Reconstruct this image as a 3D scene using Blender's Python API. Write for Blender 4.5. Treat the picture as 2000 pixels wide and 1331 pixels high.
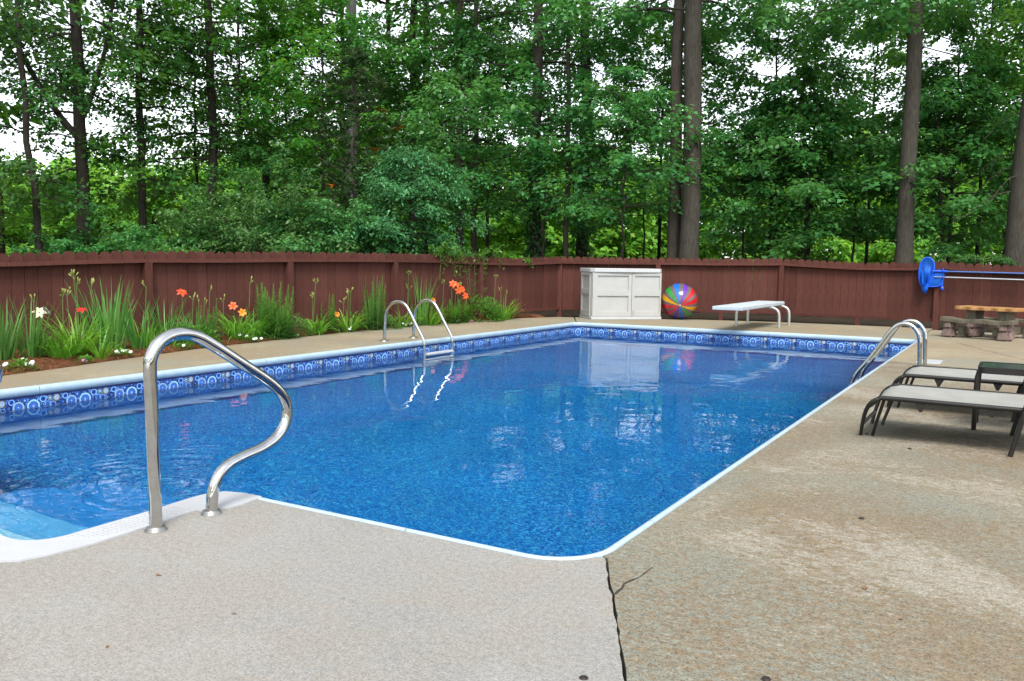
import bpy, bmesh, math, random
import numpy as np
from mathutils import Vector, Matrix

for o in list(bpy.data.objects):
    bpy.data.objects.remove(o, do_unlink=True)
scene = bpy.context.scene
COL = scene.collection
R_ = math.radians

# ------------------------------------------------------------------ camera
cam_data = bpy.data.cameras.new('camera')
cam_data.sensor_width = 36.0
cam_data.lens = 30.03
cam_data.clip_start = 0.05
cam_data.clip_end = 800
camera = bpy.data.objects.new('camera', cam_data)
COL.objects.link(camera)
camera.matrix_world = Matrix((
    (0.85906, -0.05713, 0.50867, 0.0),
    (0.51172, 0.07126, -0.85619, 0.0),
    (0.01267, 0.99582, 0.09045, 1.035),
    (0, 0, 0, 1)))
scene.camera = camera

# ------------------------------------------------------------------ sky, sun, exposure
SUN_EL, SUN_AZ = R_(54), R_(145)        # azimuth measured from +Y towards +X
world = bpy.data.worlds.new('World')
scene.world = world
world.use_nodes = True
wn = world.node_tree
wn.nodes.clear()
w_out = wn.nodes.new('ShaderNodeOutputWorld')
w_bg = wn.nodes.new('ShaderNodeBackground')
w_sky = wn.nodes.new('ShaderNodeTexSky')
w_sky.sky_type = 'NISHITA'
w_sky.sun_disc = False
w_sky.sun_elevation = SUN_EL
w_sky.sun_rotation = SUN_AZ
w_sky.air_density = 1.0
w_sky.dust_density = 1.0
w_hsv = wn.nodes.new('ShaderNodeHueSaturation')
w_hsv.inputs['Saturation'].default_value = 0.28
w_bg.inputs['Strength'].default_value = 0.15
wn.links.new(w_sky.outputs[0], w_hsv.inputs['Color'])
wn.links.new(w_hsv.outputs[0], w_bg.inputs['Color'])
wn.links.new(w_bg.outputs[0], w_out.inputs['Surface'])

sun_data = bpy.data.lights.new('sun', 'SUN')
sun_data.energy = 1.7
sun_data.angle = R_(24)
sun_data.color = (1.0, 0.96, 0.90)
sun = bpy.data.objects.new('sun', sun_data)
COL.objects.link(sun)
sd = Vector((math.sin(SUN_AZ) * math.cos(SUN_EL), math.cos(SUN_AZ) * math.cos(SUN_EL), math.sin(SUN_EL)))
sun.rotation_euler = sd.to_track_quat('Z', 'Y').to_euler()
sun.location = sd * 60

scene.view_settings.view_transform = 'Standard'
scene.view_settings.look = 'None'
scene.view_settings.gamma = 1.0
scene.view_settings.use_curve_mapping = False
scene.view_settings.exposure = 1.42
scene.render.engine = 'CYCLES'
scene.cycles.use_denoising = True
scene.cycles.max_bounces = 10
scene.cycles.diffuse_bounces = 6
scene.cycles.transmission_bounces = 10
scene.cycles.transparent_max_bounces = 12
scene.cycles.sample_clamp_indirect = 6.0
scene.cycles.caustics_refractive = True
scene.cycles.caustics_reflective = False

# ------------------------------------------------------------------ node helpers
class NT:
    def __init__(self, name):
        self.m = bpy.data.materials.new(name)
        self.m.use_nodes = True
        self.t = self.m.node_tree
        self.t.nodes.clear()
        self.out = self.t.nodes.new('ShaderNodeOutputMaterial')

    def n(self, typ, **kw):
        nd = self.t.nodes.new('ShaderNode' + typ)
        for k, v in kw.items():
            if k.startswith('_'):
                setattr(nd, k[1:], v)
            else:
                key = k.replace('__', ' ')
                self.set(nd.inputs[int(key[1:])] if key[0] == 'i' and key[1:].isdigit() else nd.inputs[key], v)
        return nd

    def set(self, sock, v):
        if isinstance(v, bpy.types.NodeSocket):
            self.t.links.new(v, sock)
        elif isinstance(v, bpy.types.Node):
            self.t.links.new(v.outputs[0], sock)
        else:
            if hasattr(sock.default_value, '__len__') and len(sock.default_value) == 4 and len(v) == 3:
                v = (*v, 1)
            sock.default_value = v

    def math(self, op, a, b=None, c=None):
        nd = self.n('Math', _operation=op, i0=a)
        if b is not None:
            self.set(nd.inputs[1], b)
        if c is not None:
            self.set(nd.inputs[2], c)
        return nd.outputs[0]

    def mix(self, f, a, b):
        nd = self.n('Mix', _data_type='RGBA')
        self.set(nd.inputs[0], f)
        self.set(nd.inputs[6], a)
        self.set(nd.inputs[7], b)
        return nd.outputs[2]

    def ramp(self, f, stops, interp='LINEAR'):
        nd = self.n('ValToRGB')
        self.set(nd.inputs[0], f)
        r = nd.color_ramp
        r.interpolation = interp
        while len(r.elements) > 1:
            r.elements.remove(r.elements[-1])
        r.elements[0].position = stops[0][0]
        r.elements[0].color = (*stops[0][1], 1)
        for p, c in stops[1:]:
            e = r.elements.new(p)
            e.color = (*c, 1)
        return nd.outputs[0]

    def noise(self, vec, scale, detail=4, rough=0.55, dist=0.0):
        nd = self.n('TexNoise', Scale=scale, Detail=detail, Roughness=rough, Distortion=dist)
        if vec is not None:
            self.set(nd.inputs['Vector'], vec)
        return nd.outputs[0]

    def coords(self, scale=(1, 1, 1), kind=3, rot=(0, 0, 0)):
        tc = self.n('TexCoord')
        mp = self.n('Mapping')
        self.t.links.new(tc.outputs[kind], mp.inputs[0])
        mp.inputs['Scale'].default_value = scale
        mp.inputs['Rotation'].default_value = rot
        return mp.outputs[0]

    def bump(self, h, strength, dist=0.01):
        return self.n('Bump', Height=h, Strength=strength, Distance=dist).outputs[0]

    def principled(self, color, rough=0.6, metal=0.0, normal=None, spec=0.4, **kw):
        p = self.n('BsdfPrincipled')
        self.set(p.inputs['Base Color'], color)
        self.set(p.inputs['Roughness'], rough)
        self.set(p.inputs['Metallic'], metal)
        self.set(p.inputs['Specular IOR Level'], spec)
        if normal is not None:
            self.set(p.inputs['Normal'], normal)
        for k, v in kw.items():
            self.set(p.inputs[k.replace('__', ' ')], v)
        return p.outputs[0]

    def done(self, surf):
        self.t.links.new(surf, self.out.inputs['Surface'])
        return self.m


def simple(name, color, rough=0.5, metal=0.0, var=0.12, nscale=6, spec=0.4, bump=0.0, bscale=60):
    t = NT(name)
    nz = t.noise(t.coords(), nscale, 5, 0.6)
    c0 = tuple(c * (1 - var) for c in color)
    c1 = tuple(min(1, c * (1 + var)) for c in color)
    col = t.ramp(nz, [(0.3, c0), (0.7, c1)])
    nrm = t.bump(t.noise(t.coords(), bscale, 3), bump, 0.004) if bump else None
    return t.done(t.principled(col, rough, metal, nrm, spec))


M = {}

# concrete of the near slab: pale broom finish with fine grit
def concrete(name, base, stain, pale, streak, stain_amt, grit, mscale=6.0, green=None):
    t = NT(name)
    v = t.coords()
    vs = t.coords(scale=(1.0, streak, 1.0), rot=(0, 0, R_(-16)))
    big = t.noise(v, 0.8, 5, 0.6)
    zone = t.noise(v, 0.55, 4, 0.6, 0.4)
    zone2 = t.noise(t.coords(rot=(0, 0, 1.1)), 0.9, 5, 0.62, 0.5)
    m1 = t.noise(vs, mscale * 2.6, 10, 0.78)
    m2 = t.noise(t.coords(scale=(1, streak * .8, 1), rot=(0, 0, R_(12))), mscale * 1.7, 10, 0.8)
    fine = t.noise(v, 150, 3, 0.8)
    mid = t.noise(v, 48, 4, 0.75)
    specks = t.n('TexVoronoi', Scale=120.0)
    t.set(specks.inputs['Vector'], v)
    c = t.mix(t.ramp(big, [(0.35, (0, 0, 0)), (0.68, (1, 1, 1))]), tuple(b * 0.91 for b in base), tuple(b * 1.05 for b in base))
    if green is not None:
        c = t.mix(t.ramp(zone2, [(0.42, (0, 0, 0)), (0.60, (0.8, 0.8, 0.8))]), c, green)
    f1 = t.ramp(t.math('ADD', t.math('MULTIPLY', m1, 0.62), t.math('MULTIPLY', zone, 0.42)), [(0.49, (0, 0, 0)), (0.55, (1, 1, 1))])
    c = t.mix(t.math('MULTIPLY', f1, stain_amt), c, stain)
    f2 = t.ramp(t.math('ADD', t.math('MULTIPLY', m2, 0.55), t.math('MULTIPLY', zone2, -0.50)), [(0.035, (0, 0, 0)), (0.10, (1, 1, 1))])
    c = t.mix(t.math('MULTIPLY', f2, min(1, stain_amt * 1.1)), c, pale)
    def times(c, g):
        mul = t.n('Mix', _data_type='RGBA', _blend_type='MULTIPLY')
        t.set(mul.inputs[0], 1.0); t.set(mul.inputs[6], c); t.set(mul.inputs[7], g)
        return mul.outputs[2]
    c = times(c, t.ramp(fine, [(0.30, (1 - grit,) * 3), (0.50, (1, 1, 1)), (0.70, (1 + grit * .6,) * 3)]))
    c = times(c, t.ramp(mid, [(0.32, (1 - grit * .45,) * 3), (0.66, (1 + grit * .22,) * 3)]))
    dots = t.math('MULTIPLY', t.math('LESS_THAN', specks.outputs['Distance'], 0.2), t.math('GREATER_THAN', t.noise(v, 37, 2), 0.54))
    c = t.mix(t.math('MULTIPLY', dots, 0.5), c, tuple(b * 0.35 for b in base))
    bh = t.math('ADD', t.math('MULTIPLY', fine, 0.7), t.math('MULTIPLY', mid, 0.6))
    return t.done(t.principled(c, 0.9, 0, t.bump(bh, 0.5, 0.006), 0.2))

M['conc_near'] = concrete('pale broomed concrete', (0.264, 0.257, 0.240), (0.266, 0.236, 0.195), (0.282, 0.278, 0.264), 1.2, 0.4, 0.48, 1.2)
M['conc_right'] = concrete('weathered mottled concrete', (0.222, 0.204, 0.152), (0.182, 0.128, 0.074), (0.295, 0.274, 0.228), 1.9, 0.72, 0.65, 8.0, (0.186, 0.190, 0.156))
M['conc_far'] = concrete('tan weathered concrete', (0.248, 0.212, 0.142), (0.235, 0.168, 0.098), (0.285, 0.252, 0.182), 2.2, 0.6, 0.3, 3.5, (0.212, 0.204, 0.162))

def coping_mat():
    t = NT('pale blue vinyl coping')
    nz = t.noise(t.coords(), 14, 6, 0.7)
    c = t.ramp(nz, [(0.30, (0.29, 0.41, 0.50)), (0.62, (0.38, 0.48, 0.55))])
    gr = t.ramp(t.noise(t.coords(), 3.5, 8, 0.75), [(0.50, (0, 0, 0)), (0.72, (0.55, 0.55, 0.55))])
    c = t.mix(gr, c, (0.27, 0.30, 0.30))
    return t.done(t.principled(c, 0.32, 0, None, 0.5))
M['coping'] = coping_mat()
M['white_plastic'] = simple('white step plastic', (0.42, 0.43, 0.45), 0.4, var=0.04, bump=0.3, bscale=45)
M['step_tint_shallow'] = simple('shallow water tinted step plastic', (0.27, 0.60, 0.78), 0.5, var=0.05)  # white plastic with the tint of shallow water put into its colour
M['step_tint_mid'] = simple('mid water tinted step plastic', (0.09, 0.39, 0.70), 0.5, var=0.06)  # same plastic, painted bluer for the light lost in deeper water
M['step_tint_deep'] = simple('deep water tinted step plastic', (0.022, 0.23, 0.60), 0.5, var=0.08)  # same plastic, darkest blue in place of absorption by the water

def liner_band():
    t = NT('printed liner border')
    uv = t.n('UVMap')
    sep = t.n('SeparateXYZ')
    t.t.links.new(uv.outputs[0], sep.inputs[0])
    u0, v = sep.outputs[0], sep.outputs[1]
    PER = 0.44
    u = t.math('MULTIPLY', t.math('FRACT', t.math('DIVIDE', u0, PER)), PER)
    nz = t.noise(uv.outputs[0], 45, 4, 0.7)
    col = t.ramp(nz, [(0.38, (0.003, 0.006, 0.02)), (0.47, (0.006, 0.022, 0.13)), (0.54, (0.02, 0.08, 0.36)), (0.61, (0.18, 0.38, 0.70))])
    D, K, B, L, P, O, G = (0.008, 0.035, 0.23), (0.012, 0.014, 0.03), (0.03, 0.11, 0.46), (0.22, 0.47, 0.80), (0.50, 0.70, 0.90), (0.28, 0.20, 0.16), (0.25, 0.36, 0.38)
    rim1 = [(0, P), (0.14, B), (0.30, P), (0.42, G), (0.56, O), (0.72, G), (0.82, K)]
    rim2 = [(0, K), (0.15, D), (0.62, B), (0.72, L)]
    discs = [
        (0.418, -0.150, 0.030, [(0, B), (0.4, K), (0.7, D)]),
        (0.060, -0.160, 0.026, [(0, D), (0.5, B), (0.8, G)]),
        (0.105, -0.150, 0.022, [(0, B), (0.4, D), (0.8, L)]),
        (0.030, -0.108, 0.034, rim1), (0.395, -0.105, 0.024, rim2), (0.142, -0.106, 0.028, rim2),
        (0.085, -0.105, 0.020, [(0, P), (0.4, K), (0.75, G)]),
        (0.290, -0.102, 0.020, [(0, L), (0.4, D), (0.75, B)]),
        (0.342, -0.152, 0.046, [(0, P), (0.10, B), (0.30, (0.04, 0.15, 0.55)), (0.50, B), (0.60, D), (0.68, G), (0.80, L), (0.92, G)]),
        (0.222, -0.154, 0.052, [(0, O), (0.09, P), (0.16, B), (0.32, (0.04, 0.14, 0.50)), (0.58, D), (0.66, K), (0.70, L), (0.86, P), (0.93, L)]),
        (0.140, -0.205, 0.030, rim2), (0.030, -0.215, 0.034, rim1), (0.29, -0.21, 0.024, rim2), (0.40, -0.21, 0.03, rim1), (0.085, -0.22, 0.022, rim2),
    ]
    for cu, cv, r, stops in discs:
        du = t.math('SUBTRACT', u, cu)
        dv = t.math('SUBTRACT', v, cv)
        d = t.math('SQRT', t.math('ADD', t.math('MULTIPLY', du, du), t.math('MULTIPLY', dv, dv)))
        ang = t.math('ARCTAN2', dv, du)
        wob = t.math('MULTIPLY', t.math('SINE', t.math('MULTIPLY', ang, 22.0)), r * 0.035)
        dn = t.math('DIVIDE', t.math('ADD', d, wob), r)
        rc = t.ramp(dn, stops, 'CONSTANT')
        col = t.mix(t.math('LESS_THAN', dn, 1.0), col, rc)
    # dark track directly under the coping, plain blue below the border
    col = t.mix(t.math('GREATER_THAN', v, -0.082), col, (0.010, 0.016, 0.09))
    sp = t.noise(uv.outputs[0], 90, 2, 0.7)
    plain = t.ramp(sp, [(0.35, (0.005, 0.10, 0.35)), (0.65, (0.013, 0.19, 0.52))])
    col = t.mix(t.math('LESS_THAN', v, -0.29), col, plain)
    return t.done(t.principled(col, 0.3, 0, None, 0.4))
M['liner_band'] = liner_band()

def liner_floor():
    t = NT('speckled blue liner')
    v = t.coords()
    vo = t.n('TexVoronoi', Scale=88.0)
    t.set(vo.inputs['Vector'], v)
    sepc = t.n('SeparateColor')
    t.t.links.new(vo.outputs['Color'], sepc.inputs[0])
    c = t.ramp(sepc.outputs[0], [(0.0, (0.002, 0.09, 0.35)), (0.35, (0.005, 0.16, 0.50)), (0.65, (0.010, 0.205, 0.57)), (0.9, (0.035, 0.33, 0.63)), (1.0, (0.07, 0.42, 0.60))])
    big = t.ramp(t.noise(v, 1.2, 3), [(0.3, (0.9, 0.9, 0.9)), (0.7, (1.08, 1.08, 1.08))])
    mul = t.n('Mix', _data_type='RGBA', _blend_type='MULTIPLY')
    t.set(mul.inputs[0], 1.0); t.set(mul.inputs[6], c); t.set(mul.inputs[7], big)
    return t.done(t.principled(mul.outputs[2], 0.5, 0, None, 0.3))
M['liner_floor'] = liner_floor()

def water_mat():
    t = NT('pool water')
    geo = t.n('NewGeometry')
    v = t.coords()
    a = t.noise(v, 2.1, 1.5, 0.45, 0.3)
    b = t.noise(v, 7.0, 1.0, 0.4, 0.2)
    c = t.noise(v, 26, 2, 0.5)
    # livelier water by the return jet next to the steps
    sep = t.n('SeparateXYZ')
    t.t.links.new(v, sep.inputs[0])
    dx = t.math('SUBTRACT', sep.outputs[0], -3.9)
    dy = t.math('SUBTRACT', sep.outputs[1], 2.9)
    d = t.math('SQRT', t.math('ADD', t.math('MULTIPLY', dx, dx), t.math('MULTIPLY', dy, dy)))
    jet = t.n('MapRange', i1=0.3, i2=1.9, i3=1.0, i4=0.0)
    t.set(jet.inputs[0], d)
    rings = t.math('SINE', t.math('MULTIPLY', t.math('ADD', d, t.math('MULTIPLY', a, 0.35)), 62.0))
    h = t.math('ADD', t.math('MULTIPLY', a, 0.0045), t.math('MULTIPLY', b, 0.0010))
    h = t.math('ADD', h, t.math('MULTIPLY', c, 0.0001))
    h = t.math('ADD', h, t.math('MULTIPLY', t.math('MULTIPLY', rings, jet.outputs[0]), 0.00045))
    h = t.math('ADD', h, t.math('MULTIPLY', t.math('MULTIPLY', b, jet.outputs[0]), 0.003))
    bp = t.n('Bump', Height=h, Strength=1.0, Distance=1.0)
    fr = t.n('Fresnel', IOR=1.33)
    t.t.links.new(bp.outputs[0], fr.inputs['Normal'])
    gl = t.n('BsdfGlossy', Roughness=0.0, Color=(1, 1, 1))
    t.t.links.new(bp.outputs[0], gl.inputs['Normal'])
    tr = t.n('BsdfRefraction', IOR=1.33, Roughness=0.0, Color=(0.92, 0.98, 1.0))
    t.t.links.new(bp.outputs[0], tr.inputs['Normal'])
    mx = t.n('MixShader')
    t.set(mx.inputs[0], t.math('MULTIPLY', fr.outputs[0], 0.72))
    t.t.links.new(tr.outputs[0], mx.inputs[1])
    t.t.links.new(gl.outputs[0], mx.inputs[2])
    return t.done(mx.outputs[0])
M['water'] = water_mat()

def fence_mat():
    t = NT('barn red painted wood')
    oi = t.n('ObjectInfo')
    v = t.coords(scale=(9, 9, 1.2))
    nz = t.noise(v, 5, 6, 0.65)
    c = t.ramp(nz, [(0.3, (0.066, 0.024, 0.0185)), (0.7, (0.100, 0.039, 0.030))])
    hs = t.n('HueSaturation')
    t.set(hs.inputs['Color'], c)
    mr = t.n('MapRange', i3=0.87, i4=1.14)
    t.t.links.new(oi.outputs['Random'], mr.inputs[0])
    t.t.links.new(mr.outputs[0], hs.inputs['Value'])
    return t.done(t.principled(hs.outputs[0], 0.85, 0, t.bump(nz, 0.3, 0.004), 0.12))
M['fence'] = fence_mat()

M['chrome'] = None
def chrome():
    t = NT('polished stainless steel')
    nz = t.noise(t.coords(), 9, 6, 0.7)
    ro = t.math('ADD', t.math('MULTIPLY', nz, 0.10), 0.03)
    c = t.ramp(t.noise(t.coords(), 25, 5, 0.7), [(0.3, (0.47, 0.465, 0.455)), (0.65, (0.60, 0.60, 0.59))])
    return t.done(t.principled(c, ro, 1.0))
M['chrome'] = chrome()
M['steel_dull'] = simple('dull escutcheon metal', (0.30, 0.30, 0.29), 0.4, 0.9)
M['dark_metal'] = simple('dark bronze tube', (0.014, 0.013, 0.012), 0.35, 0.0, 0.25, 12)
M['rust'] = simple('rusty tube end', (0.07, 0.035, 0.025), 0.8, 0, 0.4, 40)
M['alu'] = simple('brushed aluminium', (0.62, 0.63, 0.64), 0.28, 1.0, 0.06)
M['dull_alu'] = simple('weathered aluminium', (0.42, 0.44, 0.42), 0.45, 0.6, 0.1)
M['board_white'] = simple('white diving board paint', (0.42, 0.465, 0.49), 0.55, 0, 0.06, 8, bump=0.2, bscale=150)
M['resin'] = simple('cream resin', (0.365, 0.368, 0.352), 0.5, 0, 0.05, 4)
M['resin_lid'] = simple('pale resin lid', (0.43, 0.445, 0.445), 0.45, 0, 0.05, 4)
M['resin_dark'] = simple('warm grey latch', (0.28, 0.27, 0.25), 0.5)
M['sling'] = None
def sling():
    t = NT('woven sling fabric')
    v = t.coords()
    wv = t.n('TexWave', Scale=140.0, _bands_direction='Y')
    t.set(wv.inputs['Vector'], v)
    nz = t.noise(v, 7, 5, 0.6)
    c = t.ramp(nz, [(0.3, (0.235, 0.235, 0.215)), (0.7, (0.285, 0.285, 0.26))])
    return t.done(t.principled(c, 0.7, 0, t.bump(wv.outputs[1], 0.2, 0.002), 0.3))
M['sling'] = sling()
M['glass_dark'] = simple('smoked table glass', (0.045, 0.075, 0.065), 0.12, 0, 0.1, 3, spec=0.6)
M['tan_wood'] = simple('tan wood grain plastic', (0.34, 0.175, 0.062), 0.5, 0, 0.15, 9)
M['grey_wood'] = simple('grey wood grain plastic', (0.105, 0.092, 0.066), 0.55, 0, 0.2, 14)
M['rock'] = simple('pink grey rock plastic', (0.16, 0.112, 0.098), 0.8, 0, 0.35, 22, bump=0.5, bscale=40)
M['blue_plastic'] = simple('bright blue plastic', (0.02, 0.10, 0.70), 0.35, 0, 0.06)
M['blue_pole'] = simple('blue anodised pole', (0.10, 0.17, 0.42), 0.28, 0.8, 0.05)
def net_mat():
    t = NT('blue mesh netting')
    uvn = t.coords()
    ck = t.n('TexNoise', Scale=260.0)
    t.set(ck.inputs['Vector'], uvn)
    df = t.principled((0.01, 0.17, 0.78), 0.6)
    tr = t.n('BsdfTransparent')
    tl = t.n('BsdfTranslucent', Color=(0.02, 0.25, 0.9))
    m1 = t.n('MixShader', i0=0.4)
    t.t.links.new(df, m1.inputs[1]); t.t.links.new(tl.outputs[0], m1.inputs[2])
    mx = t.n('MixShader')
    t.set(mx.inputs[0], t.math('LESS_THAN', ck.outputs[0], 0.64))
    t.t.links.new(tr.outputs[0], mx.inputs[1]); t.t.links.new(m1.outputs[0], mx.inputs[2])
    return t.done(mx.outputs[0])
M['net'] = net_mat()
M['black'] = simple('black rubber plug', (0.015, 0.014, 0.013), 0.6)
M['crackdark'] = simple('dark crack dirt', (0.035, 0.028, 0.02), 0.95, 0, 0.4, 60)

def soil():
    t = NT('leaf litter soil')
    v = t.coords()
    a = t.noise(v, 3, 8, 0.7)
    c = t.ramp(a, [(0.3, (0.012, 0.008, 0.005)), (0.55, (0.030, 0.019, 0.011)), (0.7, (0.055, 0.036, 0.02))])
    return t.done(t.principled(c, 0.95, 0, t.bump(a, 0.6, 0.05), 0.2))
M['soil'] = soil()
def mulch():
    t = NT('red brown pine straw')
    v = t.coords(scale=(1, 2.5, 1), rot=(0, 0, 0.5))
    a = t.noise(v, 60, 6, 0.75)
    c = t.ramp(a, [(0.3, (0.045, 0.015, 0.008)), (0.5, (0.13, 0.048, 0.02)), (0.7, (0.23, 0.10, 0.045))])
    return t.done(t.principled(c, 0.95, 0, t.bump(a, 0.8, 0.02), 0.2))
M['mulch'] = mulch()

def bark(name, c0, c1):
    t = NT(name)
    v = t.coords(scale=(1, 1, 0.14))
    a = t.noise(v, 34, 8, 0.78, 0.6)
    b = t.noise(t.coords(), 1.3, 4, 0.6)
    c = t.ramp(a, [(0.34, c0), (0.62, c1)])
    c = t.mix(t.math('MULTIPLY', t.ramp(b, [(0.4, (0, 0, 0)), (0.7, (1, 1, 1))]), 0.4), c, tuple(x * 1.25 for x in c1))
    return t.done(t.principled(c, 0.95, 0, t.bump(a, 0.9, 0.03), 0.15))
M['bark_grey'] = bark('grey brown bark', (0.017, 0.0155, 0.0125), (0.074, 0.067, 0.053))
M['bark_dark'] = bark('dark bark', (0.014, 0.012, 0.010), (0.05, 0.042, 0.034))
M['bark_pale'] = bark('pale grey bark', (0.11, 0.105, 0.10), (0.24, 0.23, 0.22))
M['bark_brown'] = bark('warm brown bark', (0.030, 0.026, 0.022), (0.085, 0.070, 0.056))

def leafmat(name, dark, mid, light, trans, tcol, rough=0.45, spec=0.4):
    t = NT(name)
    at = t.n('Attribute', _attribute_name='tint')
    oi = t.n('ObjectInfo')
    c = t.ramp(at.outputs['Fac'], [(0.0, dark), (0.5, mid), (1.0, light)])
    hs = t.n('HueSaturation')
    t.set(hs.inputs['Color'], c)
    mr = t.n('MapRange', i3=0.485, i4=0.515)
    t.t.links.new(oi.outputs['Random'], mr.inputs[0])
    t.t.links.new(mr.outputs[0], hs.inputs['Hue'])
    mv = t.n('MapRange', i3=0.85, i4=1.15)
    t.set(mv.inputs[0], t.math('FRACT', t.math('MULTIPLY', oi.outputs['Random'], 7.3)))
    t.t.links.new(mv.outputs[0], hs.inputs['Value'])
    p = t.principled(hs.outputs[0], rough, 0, None, spec)
    tl = t.n('BsdfTranslucent')
    mixc = t.mix(0.6, hs.outputs[0], tcol)
    t.set(tl.inputs['Color'], mixc)
    mx = t.n('MixShader', i0=trans)
    t.t.links.new(p, mx.inputs[1]); t.t.links.new(tl.outputs[0], mx.inputs[2])
    return t.done(mx.outputs[0])

M['leaf_maple'] = leafmat('maple leaf', (0.028, 0.125, 0.032), (0.055, 0.21, 0.050), (0.115, 0.33, 0.085), 0.42, (0.16, 0.39, 0.045))
M['leaf_tall'] = leafmat('tulip tree leaf', (0.028, 0.13, 0.022), (0.065, 0.24, 0.030), (0.15, 0.39, 0.05), 0.5, (0.22, 0.46, 0.03))
M['leaf_dark'] = leafmat('dark oak leaf', (0.020, 0.085, 0.024), (0.042, 0.155, 0.038), (0.085, 0.24, 0.055), 0.45, (0.16, 0.34, 0.03))
M['leaf_shrub'] = leafmat('fine shrub leaf', (0.032, 0.12, 0.034), (0.068, 0.21, 0.050), (0.13, 0.32, 0.08), 0.38, (0.12, 0.25, 0.04))
M['leaf_blue'] = leafmat('blue green sapling leaf', (0.035, 0.145, 0.058), (0.068, 0.24, 0.095), (0.13, 0.35, 0.145), 0.36, (0.12, 0.28, 0.08))
M['leaf_far'] = leafmat('yellow green far leaf', (0.06, 0.22, 0.022), (0.15, 0.40, 0.05), (0.32, 0.58, 0.10), 0.55, (0.34, 0.55, 0.04))
M['leaf_magnolia'] = leafmat('glossy magnolia leaf', (0.03, 0.08, 0.035), (0.07, 0.14, 0.065), (0.24, 0.26, 0.14), 0.12, (0.10, 0.16, 0.03), 0.25, 0.6)
M['leaf_orange'] = simple('dead orange leaf', (0.55, 0.20, 0.045), 0.6, 0, 0.3, 30)
M['blade'] = leafmat('bright strap leaf', (0.06, 0.21, 0.018), (0.12, 0.34, 0.03), (0.23, 0.46, 0.06), 0.40, (0.26, 0.52, 0.03), 0.4)
M['blade_iris'] = leafmat('blue green iris blade', (0.05, 0.19, 0.035), (0.095, 0.28, 0.055), (0.18, 0.38, 0.09), 0.36, (0.16, 0.36, 0.05), 0.45)
M['feather'] = leafmat('feathery green', (0.036, 0.13, 0.026), (0.08, 0.24, 0.04), (0.20, 0.38, 0.07), 0.36, (0.16, 0.32, 0.04), 0.5)
M['leafy'] = leafmat('leafy perennial green', (0.03, 0.125, 0.02), (0.075, 0.25, 0.03), (0.18, 0.41, 0.055), 0.4, (0.18, 0.36, 0.03), 0.4)
M['stem'] = simple('green flower stem', (0.10, 0.20, 0.04), 0.6)
M['bud'] = simple('yellow green bud', (0.24, 0.27, 0.06), 0.6)
M['fl_white'] = simple('white petals', (0.55, 0.57, 0.55), 0.5, 0, 0.04)
M['fl_cream'] = simple('cream petals', (0.58, 0.55, 0.36), 0.5, 0, 0.06)
M['fl_red'] = simple('red petals', (0.44, 0.012, 0.008), 0.5, 0, 0.15, 30)
M['fl_scarlet'] = simple('scarlet orange petals', (0.58, 0.045, 0.005), 0.5, 0, 0.15, 30)
M['fl_orange'] = simple('orange petals', (0.60, 0.080, 0.006), 0.5, 0, 0.2, 30)
M['fl_gold'] = simple('golden orange petals', (0.62, 0.20, 0.010), 0.5, 0, 0.15, 30)
M['fl_pink'] = simple('pink petals', (0.46, 0.13, 0.36), 0.5, 0, 0.15, 30)

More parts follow.
